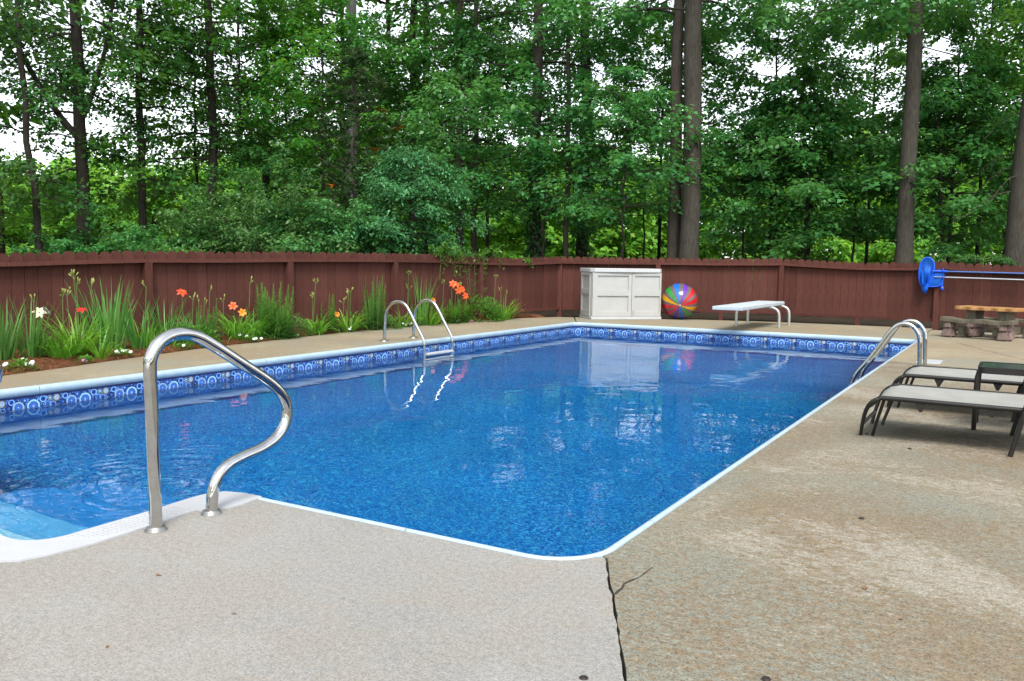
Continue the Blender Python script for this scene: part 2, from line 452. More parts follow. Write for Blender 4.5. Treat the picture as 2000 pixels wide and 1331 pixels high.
# ------------------------------------------------------------------ mesh builder
class MB:
    def __init__(self):
        self.v, self.f, self.s, self.t = [], [], [], []

    def add(self, verts, faces, smooth=False, tint=0.5):
        o = len(self.v)
        self.v += [tuple(p) for p in verts]
        self.t += [tint] * len(verts)
        self.f += [tuple(i + o for i in f) for f in faces]
        self.s += [smooth] * len(faces)

    def box(self, c, size, rz=0.0, taper=1.0, rot=None):
        hx, hy, hz = size[0] / 2, size[1] / 2, size[2] / 2
        vs = []
        for z, k in ((-hz, 1.0), (hz, taper)):
            for x, y in ((-hx, -hy), (hx, -hy), (hx, hy), (-hx, hy)):
                vs.append(Vector((x * k, y * k, z)))
        mt = rot if rot is not None else Matrix.Rotation(rz, 3, 'Z')
        vs = [mt @ p + Vector(c) for p in vs]
        self.add(vs, [(3, 2, 1, 0), (4, 5, 6, 7), (0, 1, 5, 4), (1, 2, 6, 5), (2, 3, 7, 6), (3, 0, 4, 7)])
        return self

    def tube(self, path, r, seg=12, cap=True, smooth=True, tint=0.5):
        path = [Vector(p) for p in path]
        rs = r if isinstance(r, (list, tuple)) else [r] * len(path)
        n = len(path)
        up = None
        rings = []
        for i, p in enumerate(path):
            d = (path[min(i + 1, n - 1)] - path[max(i - 1, 0)]).normalized()
            if up is None:
                up = d.orthogonal().normalized()
            else:
                up = (up - d * up.dot(d))
                up = up.normalized() if up.length > 1e-6 else d.orthogonal().normalized()
            side = d.cross(up)
            rings.append([p + (up * math.cos(2 * math.pi * k / seg) + side * math.sin(2 * math.pi * k / seg)) * rs[i] for k in range(seg)])
        vs = [q for ring in rings for q in ring]
        fs = []
        for i in range(n - 1):
            for k in range(seg):
                a, b = i * seg + k, i * seg + (k + 1) % seg
                fs.append((a, b, b + seg, a + seg))
        self.add(vs, fs, smooth, tint)
        if cap:
            self.add(rings[0], [tuple(reversed(range(seg)))])
            self.add(rings[-1], [tuple(range(seg))])
        return self

    def lathe(self, prof, c=(0, 0, 0), seg=24, smooth=True):
        vs, fs = [], []
        for r, z in prof:
            for k in range(seg):
                a = 2 * math.pi * k / seg
                vs.append((c[0] + r * math.cos(a), c[1] + r * math.sin(a), c[2] + z))
        for i in range(len(prof) - 1):
            for k in range(seg):
                a, b = i * seg + k, i * seg + (k + 1) % seg
                fs.append((a, b, b + seg, a + seg))
        self.add(vs, fs, smooth)
        return self

    def prism(self, poly, z0, z1):
        n = len(poly)
        vs = [(x, y, z0) for x, y in poly] + [(x, y, z1) for x, y in poly]
        fs = [tuple(reversed(range(n))), tuple(range(n, 2 * n))]
        for i in range(n):
            j = (i + 1) % n
            fs.append((i, j, n + j, n + i))
        self.add(vs, fs)
        return self

    def ribbon(self, path, widths, side, tint=0.5, smooth=True):
        vs, fs = [], []
        for p, w in zip(path, widths):
            vs += [p - side * w / 2, p + side * w / 2]
        for i in range(len(path) - 1):
            fs.append((2 * i, 2 * i + 1, 2 * i + 3, 2 * i + 2))
        self.add(vs, fs, smooth, tint)

    def ball(self, c, r, seg=8, rings=5, sz=1.0):
        prof = [(max(0.0005, math.sin(math.pi * i / rings)) * r, -math.cos(math.pi * i / rings) * r * sz) for i in range(rings + 1)]
        return self.lathe(prof, c, seg)

    def mesh(self, name, mat, bevel=None):
        me = bpy.data.meshes.new(name)
        me.from_pydata(self.v, [], self.f)
        me.polygons.foreach_set('use_smooth', self.s)
        a = me.attributes.new('tint', 'FLOAT', 'POINT')
        a.data.foreach_set('value', self.t)
        me.materials.append(mat)
        me.update()
        if bevel:
            bm = bmesh.new()
            bm.from_mesh(me)
            bmesh.ops.remove_doubles(bm, verts=bm.verts, dist=1e-5)
            ed = [e for e in bm.edges if len(e.link_faces) == 2 and e.calc_face_angle(0) > R_(35)]
            bmesh.ops.bevel(bm, geom=ed, offset=bevel, segments=2, affect='EDGES', profile=0.6)
            for f in bm.faces:
                f.smooth = False
            bm.to_mesh(me)
            bm.free()
        return me

    def build(self, name, mat, parent=None, bevel=None):
        return link(name, self.mesh(name, mat, bevel), parent)


def link(name, data, parent=None, loc=None):
    o = bpy.data.objects.new(name, data)
    COL.objects.link(o)
    if parent is not None:
        o.parent = parent
    if loc is not None:
        o.location = loc
    return o

def tag(o, label=None, cat=None, group=None, kind=None):
    for k, val in (('label', label), ('category', cat), ('group', group), ('kind', kind)):
        if val:
            o[k] = val
    return o

def thing(name, label, cat, loc=(0, 0, 0), rz=0.0, group=None):
    o = link(name, None)
    o.empty_display_size = 0.2
    o.location = loc
    o.rotation_euler = (0, 0, rz)
    return tag(o, label, cat, group)

def copy_tree(o, parent=None):
    c = o.copy()
    COL.objects.link(c)
    c.parent = parent
    for ch in list(o.children):
        copy_tree(ch, c)
    return c

def arc(cx, cy, r, a0, a1, n=8):
    return [(cx + r * math.cos(R_(a0 + (a1 - a0) * i / n)), cy + r * math.sin(R_(a0 + (a1 - a0) * i / n))) for i in range(n + 1)]

def smooth_path(pts, n=6):
    pts = [Vector(p) for p in pts]
    out = []
    for i in range(len(pts) - 1):
        p0, p1, p2, p3 = pts[max(i - 1, 0)], pts[i], pts[i + 1], pts[min(i + 2, len(pts) - 1)]
        for k in range(n):
            t = k / n
            out.append(0.5 * ((2 * p1) + (p2 - p0) * t + (2 * p0 - 5 * p1 + 4 * p2 - p3) * t * t + (3 * p1 - p0 - 3 * p2 + p3) * t ** 3))
    out.append(pts[-1])
    return out

# ------------------------------------------------------------------ ground, pool, deck
XL, XR, YN, YF = -6.77, -1.215, 2.555, 13.58        # deck side of the coping
WATER_Z = -0.165
AXL, AXR, AYN = -4.90, -3.01, 1.70                   # step alcove (inner wall)

def pool_outline(off, ralc=0.14):
    """inner outline of the pool, off metres inside the deck edge, counter clockwise"""
    r = 0.25 - off * 0.5
    xl, xr, yn, yf = XL + off, XR - off, YN + off, YF - off
    pts = []
    pts += arc(xr - r, yn + r, r, -90, 0)
    pts += arc(xr - 0.12, yf - 0.12, 0.12, 0, 90, 5)
    pts += arc(xl + 0.16, yf - 0.16, 0.16, 90, 180, 6)
    pts += arc(xl + r, yn + r, r, 180, 270)
    pts += [(AXL - 0.10, yn)]
    pts += arc(AXL - 0.10, yn - 0.10, 0.10, 90, 0, 5)
    pts += arc(AXL + ralc, AYN + ralc, ralc, 180, 270, 6)
    pts += arc(AXR - ralc, AYN + ralc, ralc, 270, 360, 6)
    pts += arc(AXR + 0.10, yn - 0.10, 0.10, 180, 90, 5)
    return pts

def poly_object(name, outer, holes, z, mat, parent=None):
    bm = bmesh.new()
    for loop in [outer] + holes:
        vs = [bm.verts.new((x, y, z)) for x, y in loop]
        for i in range(len(vs)):
            bm.edges.new((vs[i], vs[(i + 1) % len(vs)]))
    bmesh.ops.triangle_fill(bm, edges=bm.edges, use_beauty=True, use_dissolve=False)
    for f in bm.faces:
        if f.normal.z < 0:
            f.normal_flip()
    me = bpy.data.meshes.new(name)
    bm.to_mesh(me)
    bm.free()
    me.materials.append(mat)
    return link(name, me, parent)

outl = pool_outline(0.02)
ground = poly_object('ground', [(-300, -300), (300, -300), (300, 300), (-300, 300)], [pool_outline(0.0)], -0.07, M['soil'])
tag(ground, kind='structure')

# pool basin: walls with a printed border, sloping floor
def pool_basin():
    o = pool_outline(0.026)
    n = len(o)
    me = bpy.data.meshes.new('pool_liner')
    bm = bmesh.new()
    uvl = bm.loops.layers.uv.new('UVMap')
    def depth(y):
        if y < 2.6: return -1.05
        return -1.05 - 0.85 * min(1, max(0, (y - 5.5) / 4.0))
    zs = [-0.055, -0.32]
    rows = [[bm.verts.new((x, y, z)) for x, y in o] for z in zs]
    rows.append([bm.verts.new((x, y, depth(y))) for x, y in o])
    s = [0.0]
    for i in range(n):
        a, b = o[i], o[(i + 1) % n]
        s.append(s[-1] + math.hypot(b[0] - a[0], b[1] - a[1]))
    for k in range(2):
        for i in range(n):
            j = (i + 1) % n
            f = bm.faces.new((rows[k][j], rows[k][i], rows[k + 1][i], rows[k + 1][j]))
            f.material_index = 0
            for lp, (uu, vv) in zip(f.loops, ((s[i + 1], rows[k][j].co.z), (s[i], rows[k][i].co.z), (s[i], rows[k + 1][i].co.z), (s[i + 1], rows[k + 1][j].co.z))):
                lp[uvl].uv = (uu, vv)
    bm.verts.index_update()
    eds = [bm.edges.get((rows[2][i], rows[2][(i + 1) % n])) for i in range(n)]
    r = bmesh.ops.triangle_fill(bm, edges=eds, use_beauty=True)
    for f in r['geom']:
        if isinstance(f, bmesh.types.BMFace):
            f.material_index = 1
            if f.normal.z < 0: f.normal_flip()
    bm.to_mesh(me)
    bm.free()
    me.materials.append(M['liner_band'])
    me.materials.append(M['liner_floor'])
    return tag(link('pool_liner', me), kind='structure')
pool_basin()

water = poly_object('pool_water', pool_outline(0.027), [], WATER_Z, M['water'])
tag(water, kind='structure')

# coping in lengths with fine joints
coping = tag(link('pool_coping', None), kind='structure')
PROF = [(0.005, -0.03), (0.005, 0.003), (0.012, 0.007), (0.026, 0.004), (0.036, -0.007), (0.041, -0.024), (0.039, -0.044), (0.032, -0.058), (0.024, -0.066)]
def coping_path():
    pts = [(-2.81, YN)] + arc(XR - 0.25, YN + 0.25, 0.25, -90, 0, 10)
    pts += [(XR, YF - 0.14)] + arc(XR - 0.14, YF - 0.14, 0.14, 0, 90, 5)
    pts += [(XL + 0.18, YF)] + arc(XL + 0.18, YF - 0.18, 0.18, 90, 180, 6)
    pts += [(XL, YN + 0.25)] + arc(XL + 0.25, YN + 0.25, 0.25, 180, 270, 8) + [(-5.10, YN)]
    out = [Vector((*p, 0)) for p in pts]
    return [p for i, p in enumerate(out) if i == 0 or (p - out[i - 1]).length > 1e-4]
def split_path(path, cuts):
    res, cur, s = [], [path[0]], 0.0
    cuts = list(cuts)
    for a, b in zip(path, path[1:]):
        L = (b - a).length
        while cuts and s + L > cuts[0]:
            p = a + (b - a) * ((cuts[0] - s) / L)
            d = (b - a).normalized() * 0.003
            cur.append(p - d)
            res.append(cur)
            cur = [p + d]
            cuts.pop(0)
        cur.append(b)
        s += L
    res.append(cur)
    return res
for seg in split_path(coping_path(), [0.82, 2.12, 2.75, 5.1, 7.5, 9.95, 12.3, 14.6, 17.0, 18.9, 20.4, 22.8, 25.2, 27.6, 28.7]):
    mb = MB()
    vs, fs = [], []
    n, k = len(seg), len(PROF)
    for i, p in enumerate(seg):
        d1 = (seg[i] - seg[max(i - 1, 0)]) if i else (seg[1] - seg[0])
        d2 = (seg[min(i + 1, n - 1)] - seg[i]) if i < n - 1 else d1
        d = (d1.normalized() + d2.normalized()).normalized()
        inw = Vector((-d.y, d.x, 0))
        for w, z in PROF:
            vs.append(p + inw * w + Vector((0, 0, z)))
    for i in range(n - 1):
        for j in range(k - 1):
            a = i * k + j
            fs.append((a, a + 1, a + k + 1, a + k))
    mb.add(vs, fs, True)
    mb.add(vs[:k], [tuple(range(k))])
    mb.add(vs[-k:], [tuple(reversed(range(k)))])
    mb.build('coping_section', M['coping'], coping)

# steps in the alcove: white flange, treads coloured bluer with depth
steps = tag(link('pool_steps', None), kind='structure')
inner = [(-2.80, 2.588), (-2.91, 2.583), (-3.0, 2.555), (-3.035, 2.48), (-3.035, 2.38)] + [(-3.012, 2.15)] + arc(-3.13, 1.82, 0.13, 0, -90, 6) + arc(-4.78, 1.82, 0.13, 270, 180, 6) + [(-4.898, 2.15), (-4.875, 2.38), (-4.875, 2.48), (-4.91, 2.555), (-5.0, 2.583), (-5.11, 2.588)]
outer = [(-2.79, 2.556), (-2.782, 2.47), (-2.785, 2.40), (-2.83, 2.345), (-2.865, 2.30), (-2.868, 2.22), (-2.842, 2.06), (-2.832, 1.82), (-2.85, 1.67), (-2.88, 1.58), (-2.93, 1.535), (-3.05, 1.51)]
outer_l = [(-7.91 - x, y) for x, y in reversed(outer)]
flange_poly = inner + list(reversed(outer + [(-3.955, 1.515)] + outer_l))
def poly_prism(name, poly, z0, z1, mat, parent, bevel=None):
    bm = bmesh.new()
    vs = [bm.verts.new((x, y, z1)) for x, y in poly]
    es = [bm.edges.new((vs[i], vs[(i + 1) % len(vs)])) for i in range(len(vs))]
    r = bmesh.ops.triangle_fill(bm, edges=es, use_beauty=True)
    top = [f for f in bm.faces]
    for f in top:
        if f.normal.z < 0: f.normal_flip()
    ext = bmesh.ops.extrude_edge_only(bm, edges=es)
    for g in ext['geom']:
        if isinstance(g, bmesh.types.BMVert):
            g.co.z = z0
    bmesh.ops.recalc_face_normals(bm, faces=bm.faces)
    if bm.faces and sum(f.normal.z * f.calc_area() for f in bm.faces) < 0:
        bmesh.ops.reverse_faces(bm, faces=bm.faces)
    me = bpy.data.meshes.new(name)
    bm.to_mesh(me)
    bm.free()
    me.materials.append(mat)
    return link(name, me, parent)
poly_prism('step_flange', flange_poly, -0.10, 0.006, M['white_plastic'], steps)
ribs = MB()          # raised anti slip ridges on the flange
rr = random.Random(5)
for row in range(4):
    for i in range(44):
        y = 1.62 + i * 0.019
        x = -2.885 - row * 0.031
        if y < 1.86 - 0.02 * row or y > 2.28: continue
        ribs.box((x, y, 0.0075), (0.022, 0.007, 0.003))
for row in range(4):
    for i in range(60):
        x = -3.16 - i * 0.030
        ribs.box((x, 1.548 + row * 0.032, 0.0075), (0.018, 0.008, 0.003))
tag(ribs.build('grip_ridges', M['white_plastic'], steps), kind='stuff')
for y0, y1, z, mt in ((1.715, 2.10, -0.33, 'step_tint_shallow'), (2.103, 2.42, -0.50, 'step_tint_mid'), (2.423, 2.82, -0.68, 'step_tint_deep'), (2.823, 3.20, -0.86, 'step_tint_deep')):
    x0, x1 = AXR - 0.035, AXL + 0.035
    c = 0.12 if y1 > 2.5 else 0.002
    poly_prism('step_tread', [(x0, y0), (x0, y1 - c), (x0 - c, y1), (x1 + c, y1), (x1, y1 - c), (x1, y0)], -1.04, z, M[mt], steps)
mbw = MB()
for x in (AXR - 0.014, AXL + 0.014):
    mbw.box((x, 2.13, -0.52), (0.02, 0.8, 1.0))
mbw.box((-3.955, 1.712, -0.52), (1.7, 0.014, 1.0))
mbw.build('step_side_wall', M['step_tint_shallow'], steps)

# ---- deck slabs
deck = tag(link('deck', None), kind='structure')
JD = Vector((0.42, -0.80)).normalized()
J0 = (-1.2085, 2.703)
JL = [(-1.2085, 2.703), (-1.10, 2.492), (-1.048, 2.405), (-0.945, 2.205), (-0.791, 1.905), (-0.50, 1.34), (0.3, -0.2), (3.2, -5.9)]
def ragged(pts, seed, step=0.035, amp=0.0028):
    # broken concrete arris: the joint edge wanders a few millimetres
    q = random.Random(seed)
    out = [pts[0]]
    for a, b in zip(pts, pts[1:]):
        n = max(1, min(60, int(math.hypot(b[0] - a[0], b[1] - a[1]) / step)))
        for i in range(1, n + 1):
            k = amp * (3.0 if q.random() < .08 else 1.0)
            out.append((a[0] + (b[0] - a[0]) * i / n + q.uniform(-k, k), a[1] + (b[1] - a[1]) * i / n + q.uniform(-k, k)))
    return out
def shift(pts, d):
    return [(x + d[0], y + d[1]) for x, y in pts]
corner = arc(XR - 0.25, YN + 0.25, 0.25, -90, 0, 14)
c_low = [p for p in corner if p[1] < J0[1] - 0.004]
c_high = [p for p in corner if p[1] > J0[1] + 0.004]
g = 0.0035
near_poly = [(-12, -6)] + [(3.2 - g, -5.9 - .1)] + list(reversed(ragged(shift(JL, (-g, -g * .5)), 1))) + list(reversed(c_low)) \
    + outer + [(-3.955, 1.515)] + outer_l + list(reversed(arc(XL + 0.25, YN + 0.25, 0.25, 180, 270, 8))) + [(XL, 3.20), (-12, 3.20)]
poly_prism('concrete_slab', near_poly, -0.11, 0.0, M['conc_near'], deck)
right_near = [(J0[0] + .006, J0[1] + .004)] + ragged(shift(JL[1:], (g, g * .5)), 2) + [(7, -6), (7, 8.52), (XR, 10.205)] + list(reversed(c_high))
poly_prism('concrete_slab', right_near, -0.11, -0.002, M['conc_right'], deck)
right_far = [(XR, 10.222), (7, 8.54), (7, 15.95), (-1.255, 15.95), (-1.255, YF), (XR - 0.14, YF)] + list(reversed(arc(XR - 0.14, YF - 0.14, 0.14, 0, 90, 5)))[1:]
poly_prism('concrete_slab', right_far, -0.11, 0.0, M['conc_far'], deck)
back = [(-1.278, YF), (-1.278, 16.34), (-2.5, 16.28), (-3.8, 16.21), (-5.3, 15.84), (-7.43, 14.86), (XL + 0.06, YF - 0.04 + 0.02)] + list(reversed(arc(XL + 0.18, YF - 0.18, 0.18, 90, 130, 4)))
back = [(-1.278, YF), (-1.278, 16.34), (-2.5, 16.28), (-3.8, 16.21), (-5.3, 15.84), (-7.42, 14.87)] + list(reversed(arc(XL + 0.18, YF - 0.18, 0.18, 90, 132, 4)))
poly_prism('concrete_slab', back, -0.11, 0.0, M['conc_far'], deck)
BED = [(-7.05, 1.2), (-7.3, 2.6), (-7.575, 4.054), (-7.665, 4.564), (-7.954, 5.76), (-8.159, 6.705), (-8.23, 7.55), (-8.369, 8.591), (-8.45, 10.394), (-8.33, 12.005), (-8.115, 13.837), (-7.75, 14.68)]
left = list(reversed(arc(XL + 0.18, YF - 0.18, 0.18, 136, 180, 4)))
left = [(XL, 3.215)] + left + [(-7.445, 14.855)] + list(reversed(BED[3:])) + [(-7.575, 4.054), (-7.42, 3.215)]
poly_prism('concrete_slab', left, -0.11, 0.0, M['conc_far'], deck)
# cracks
def crack_strip(pts, w, seed, z, name='crack'):
    rr = random.Random(seed)
    mb = MB()
    p = [Vector((x, y, z)) for x, y in pts]
    fine = []
    for a, b in zip(p, p[1:]):
        m = max(2, int((b - a).length / 0.03))
        for i in range(m):
            q = a.lerp(b, i / m)
            fine.append(q + Vector((rr.uniform(-1, 1), rr.uniform(-1, 1), 0)) * 0.006)
    fine.append(p[-1])
    vs, fs = [], []
    for i, q in enumerate(fine):
        d = (fine[min(i + 1, len(fine) - 1)] - fine[max(i - 1, 0)]).normalized()
        s = Vector((-d.y, d.x, 0))
        k = w * rr.uniform(0.4, 1.3) * (1 - 0.75 * i / len(fine))
        vs += [q - s * k, q + s * k]
    for i in range(len(fine) - 1):
        fs.append((2 * i, 2 * i + 1, 2 * i + 3, 2 * i + 2))
    mb.add(vs, fs)
    return mb.build(name, M['crackdark'], deck)
crack_strip([(-1.042, 2.413), (-1.050, 2.509), (-1.042, 2.596), (-1.033, 2.706)], 0.0045, 3, 0.0008)
crack_strip([(-0.724, 13.43), (-0.442, 12.655), (0.074, 11.356), (0.6, 10.0)], 0.005, 4, 0.003)

# ---- flower bed soil with pine straw
FENCE = [(-9.75, 0.5), (-9.5, 2.5), (-9.25, 4.53), (-9.01, 6.56), (-8.74, 8.59), (-8.50, 10.6), (-8.38, 12.9), (-8.05, 15.43), (-6.25, 16.19), (-4.03, 17.12), (-1.28, 17.0), (1.2, 16.9), (3.7, 16.8), (6.2, 16.7)]
def fence_x(y):
    for a, b in zip(FENCE[:8], FENCE[1:8]):
        if a[1] <= y <= b[1]:
            return a[0] + (b[0] - a[0]) * (y - a[1]) / (b[1] - a[1])
    return FENCE[0][0]
bed_rows = []
rr = random.Random(8)
def bed_x(y):
    for a, b in zip(BED, BED[1:]):
        if a[1] <= y <= b[1]:
            return a[0] + (b[0] - a[0]) * (y - a[1]) / (b[1] - a[1])
    return BED[-1][0]
bed = MB()
ys = [1.3 + i * 0.12 for i in range(111)]
NB = 7
vs = []
for y in ys:
    x0, x1 = bed_x(y), fence_x(y) - 0.25
    for j in range(NB):
        t = j / (NB - 1)
        vs.append((x0 + 0.012 + (x1 - x0) * t, y, -0.012 + 0.05 * math.sin(min(1, t * 2.2) * math.pi / 2) + (rr.uniform(-.008, .012) if j else 0)))
fs = []
for i in range(len(ys) - 1):
    for j in range(NB - 1):
        a = i * NB + j
        fs.append((a, a + NB, a + NB + 1, a + 1))
bed.add(vs, fs, True)
tag(bed.build('flower_bed', M['mulch']), kind='structure')
straw = MB()
for i in range(7000):
    y = rr.uniform(3.3, 14.3)
    x0, x1 = bed_x(y), fence_x(y)
    t = rr.random() ** 1.6
    p = Vector((x0 + (x1 - x0) * t * 0.9 + rr.uniform(-.03, .02), y, 0.012 + 0.05 * min(1, t * 2.2) + rr.uniform(-.004, .012)))
    a = rr.uniform(0, math.pi)
    d = Vector((math.cos(a), math.sin(a), rr.uniform(-.2, .25))) * rr.uniform(.03, .075)
    s = Vector((-math.sin(a), math.cos(a), 0)) * 0.0022
    straw.add([p - d - s, p - d + s, p + d + s, p + d - s], [(0, 1, 2, 3)], False, rr.random())
M['straw'] = leafmat('pine straw needles', (0.07, 0.022, 0.010), (0.18, 0.07, 0.028), (0.34, 0.16, 0.07), 0.1, (0.3, 0.12, 0.05), 0.7, 0.2)
tag(straw.build('pine_straw', M['straw']), kind='stuff')

# ------------------------------------------------------------------ fence
fence = thing('fence', 'barn red dog-eared wooden fence wrapping behind the flower bed and pool', 'fence', (FENCE[7][0], FENCE[7][1], 0))
fo = Vector(fence.location)
FT = [(0, 1.06), (4.51, 1.068), (4.86, 1.08), (5.24, 1.098), (6.1, 1.125), (7.04, 1.13), (8.15, 1.15), (9.07, 1.159), (10.19, 1.163), (11.25, 1.163), (12.48, 1.137), (13.6, 1.127), (15.04, 1.176), (15.91, 1.171), (16.81, 1.176), (18.13, 1.176), (19.4, 1.193), (20.08, 1.158), (20.81, 1.126), (21.77, 1.132), (22.15, 1.167), (22.67, 1.128), (23.44, 1.101), (25, 1.08), (30, 1.09)]
def ftop(s):
    for a, b in zip(FT, FT[1:]):
        if a[0] <= s <= b[0]:
            return a[1] + (b[1] - a[1]) * (s - a[0]) / (b[0] - a[0])
    return FT[-1][1]
def fbot(s):
    return 0.10 if s < 19.4 else 0.085
BW, BT = 0.136, 0.017
def board_mesh():
    mb = MB()
    w = BW / 2
    prof = [(-w, 0), (w, 0), (w, 0.955), (w * 0.72, 0.985), (w * 0.4, 1.0), (-w * 0.4, 1.0), (-w * 0.72, 0.985), (-w, 0.955)]
    n = len(prof)
    vs = [(x, 0, z) for x, z in prof] + [(x, BT, z) for x, z in prof]
    fs = [tuple(range(n)), tuple(reversed(range(n, 2 * n)))] + [(i, i + n, (i + 1) % n + n, (i + 1) % n) for i in range(n)]
    mb.add(vs, fs)
    return mb.mesh('board', M['fence'])
bmesh_board = board_mesh()
rr = random.Random(21)
S = 0.0
for i in range(len(FENCE) - 1):
    a, b = Vector((*FENCE[i], 0)), Vector((*FENCE[i + 1], 0))
    L = (b - a).length
    d = (b - a).normalized()
    nrm = Vector((-d.y, d.x, 0))           # away from the pool
    ang = math.atan2(d.y, d.x)
    # rail laid flat on the pool side, following the sag of the boards
    def z_at(u): return ftop(S + u)
    for which in (0, 1):
        rail = MB()
        nseg = 6
        vs, fs = [], []
        for k in range(nseg + 1):
            u = L * k / nseg
            p = a + d * u - fo
            zt = (z_at(u) - 0.098) if which == 0 else fbot(S + u) + 0.052
            th, dep = (0.042, 0.088) if which == 0 else (0.05, 0.045)
            for off, zz in ((-0.004, zt), (-dep, zt), (-dep, zt - th), (-0.004, zt - th)):
                vs.append(p + nrm * off + Vector((0, 0, zz)))
        for k in range(nseg):
            for q in range(4):
                fs.append((k * 4 + q, k * 4 + (q + 1) % 4, k * 4 + 4 + (q + 1) % 4, k * 4 + 4 + q))
        fs += [(0, 3, 2, 1), (nseg * 4, nseg * 4 + 1, nseg * 4 + 2, nseg * 4 + 3)]
        rail.add(vs, fs)
        rail.build('rail', M['fence'], fence)
    nb = max(1, round(L / 0.1405))
    for k in range(nb):
        u = (k + 0.5) * L / nb
        o = link('board', bmesh_board, fence)
        p = a + d * u - fo
        zb = fbot(S + u) + rr.uniform(-.01, .012)
        hz = z_at(u) + rr.uniform(-.007, .007) - zb
        o.location = (p.x + nrm.x * 0.002, p.y + nrm.y * 0.002, zb)
        o.rotation_euler = (rr.uniform(-.006, .006), rr.uniform(-.0022, .0022), ang)
        o.scale = ((L / nb - 0.0038) / BW, 1, hz)
    post = MB()
    p = a - fo
    top = z_at(0) - 0.142
    post.box((p.x - nrm.x * 0.046, p.y - nrm.y * 0.046, (top - 0.3) / 2), (0.089, 0.084, top + 0.3), ang)
    post.build('post', M['fence'], fence)
    stub = MB()
    p = a + d * (L * 0.52) - fo
    stub.box((p.x - nrm.x * 0.026, p.y - nrm.y * 0.026, -0.02), (0.08, 0.04, 0.24), ang)
    if i >= 8: stub.build('kicker', M['fence'], fence)
    S += L

# ------------------------------------------------------------------ rails and ladders
def esc(name, c, parent, r=0.062, h=0.012):
    mb = MB()
    mb.lathe([(0.024, h + 0.006), (0.034, h + 0.004), (r * 0.8, h), (r, 0.003), (r, -0.001)], c, 24)
    return mb.build(name, M['steel_dull'], parent)

def handrail(x, label):
    y0 = 2.05
    t = thing('pool_handrail', label, 'handrail', (x, y0, 0), 0, 'curved handrails of the pool steps')
    pts = [(2.049, -0.03), (2.047, 0.2), (2.044, 0.45), (2.041, 0.620), (2.050, 0.672), (2.090, 0.722), (2.155, 0.745), (2.235, 0.738), (2.320, 0.697), (2.474, 0.604), (2.614, 0.517), (2.690, 0.455), (2.732, 0.385), (2.724, 0.312), (2.669, 0.253), (2.58, 0.219), (2.48, 0.203), (2.40, 0.183), (2.345, 0.142), (2.318, 0.080), (2.309, -0.03)]
    MB().tube(smooth_path([(0, y - y0, z) for y, z in pts], 5), 0.0245, 20).build('rail_tube', M['chrome'], t)
    esc('base_ring', (0, 2.049 - y0, 0), t, 0.042, 0.010)
    esc('base_ring', (0, 2.309 - y0, 0), t, 0.042, 0.010)
    return t
handrail(-2.79, 'curved stainless steel handrail in front on the near deck beside the steps')
handrail(-5.13, 'second curved handrail, cut off by the left edge of the picture')

def ladder(name, label, x_sign, xw, ya, yb, prof, treads, group):
    t = thing(name, label, 'pool ladder', (xw, ya, 0), 0, group)
    for y in (ya, yb):
        MB().tube(smooth_path([(x - xw, y - ya, z) for x, z in prof], 5), 0.0205, 16).build('rail_tube', M['chrome'], t)
        esc('base_ring', (prof[0][0] - xw, y - ya, 0), t, 0.066, 0.012)
    for z in treads:
        mb = MB()
        mb.box((prof[-1][0] - xw, (yb - ya) / 2, z), (0.085, abs(yb - ya) - 0.045, 0.026))
        mb.build('tread', M['white_plastic'], t, 0.006)
        MB().box((prof[-1][0] - xw - 0.035 * x_sign, (yb - ya) / 2, z - 0.022), (0.012, abs(yb - ya) - 0.05, 0.016)).build('tread_support', M['dull_alu'], t)
    return t
ladder('pool_ladder', 'stainless steel ladder with white tread beside the flower bed', 1, -7.085, 8.67, 9.29,
       [(-7.085, -0.02), (-7.075, 0.25), (-7.06, 0.37), (-7.01, 0.455), (-6.93, 0.508), (-6.83, 0.522), (-6.74, 0.485), (-6.66, 0.385), (-6.56, 0.225), (-6.48, 0.105), (-6.447, 0.03), (-6.44, -0.12), (-6.44, -0.75)],
       (-0.135, -0.43, -0.70), 'pool ladders')
ladder('pool_ladder', 'stainless steel ladder rails on the right edge behind the loungers', -1, -0.825, 9.35, 9.90,
       [(-0.825, -0.02), (-0.832, 0.20), (-0.842, 0.34), (-0.868, 0.41), (-0.920, 0.463), (-0.990, 0.480), (-1.062, 0.453), (-1.118, 0.388), (-1.20, 0.255), (-1.31, 0.085), (-1.40, -0.035), (-1.44, -0.12), (-1.455, -0.25), (-1.455, -0.75)],
       (-0.30, -0.55), 'pool ladders')

# skimmer lid
mb = MB()
mb.box((-0.825, 10.44, 0.006), (0.24, 0.40, 0.012))
lid = mb.build('skimmer_cover', M['white_plastic'], None, 0.003)
tag(lid, 'flat white skimmer lid set in the deck behind the right ladder', 'lid')

# ------------------------------------------------------------------ storage box
bxp, bxq = Vector((-6.877, 14.471, 0)), Vector((-5.873, 15.416, 0))
bd = (bxq - bxp)
BWID = bd.length
box = thing('storage_box', 'cream resin storage cabinet with two panelled doors against the back fence', 'storage box', bxp, math.atan2(bd.y, bd.x))
BD, BH = 0.72, 0.915
mb = MB()
mb.box((BWID / 2, BD / 2 + 0.02, BH / 2 + 0.02), (BWID - 0.01, BD - 0.04, BH - 0.04))
mb.build('cabinet_body', M['resin'], box, 0.012)
mb = MB()
mb.box((BWID / 2, BD / 2, 0.025), (BWID + 0.02, BD + 0.03, 0.05))
mb.build('base_plinth', M['resin_lid'], box, 0.008)
mb = MB()
mb.prism([(-0.02, 0.06), (0.04, -0.03), (BWID * 0.5, -0.05), (BWID - 0.04, -0.03), (BWID + 0.02, 0.06), (BWID + 0.02, BD), (-0.02, BD)], BH - 0.03, BH + 0.042)
mb.build('lid', M['resin_lid'], box, 0.010)
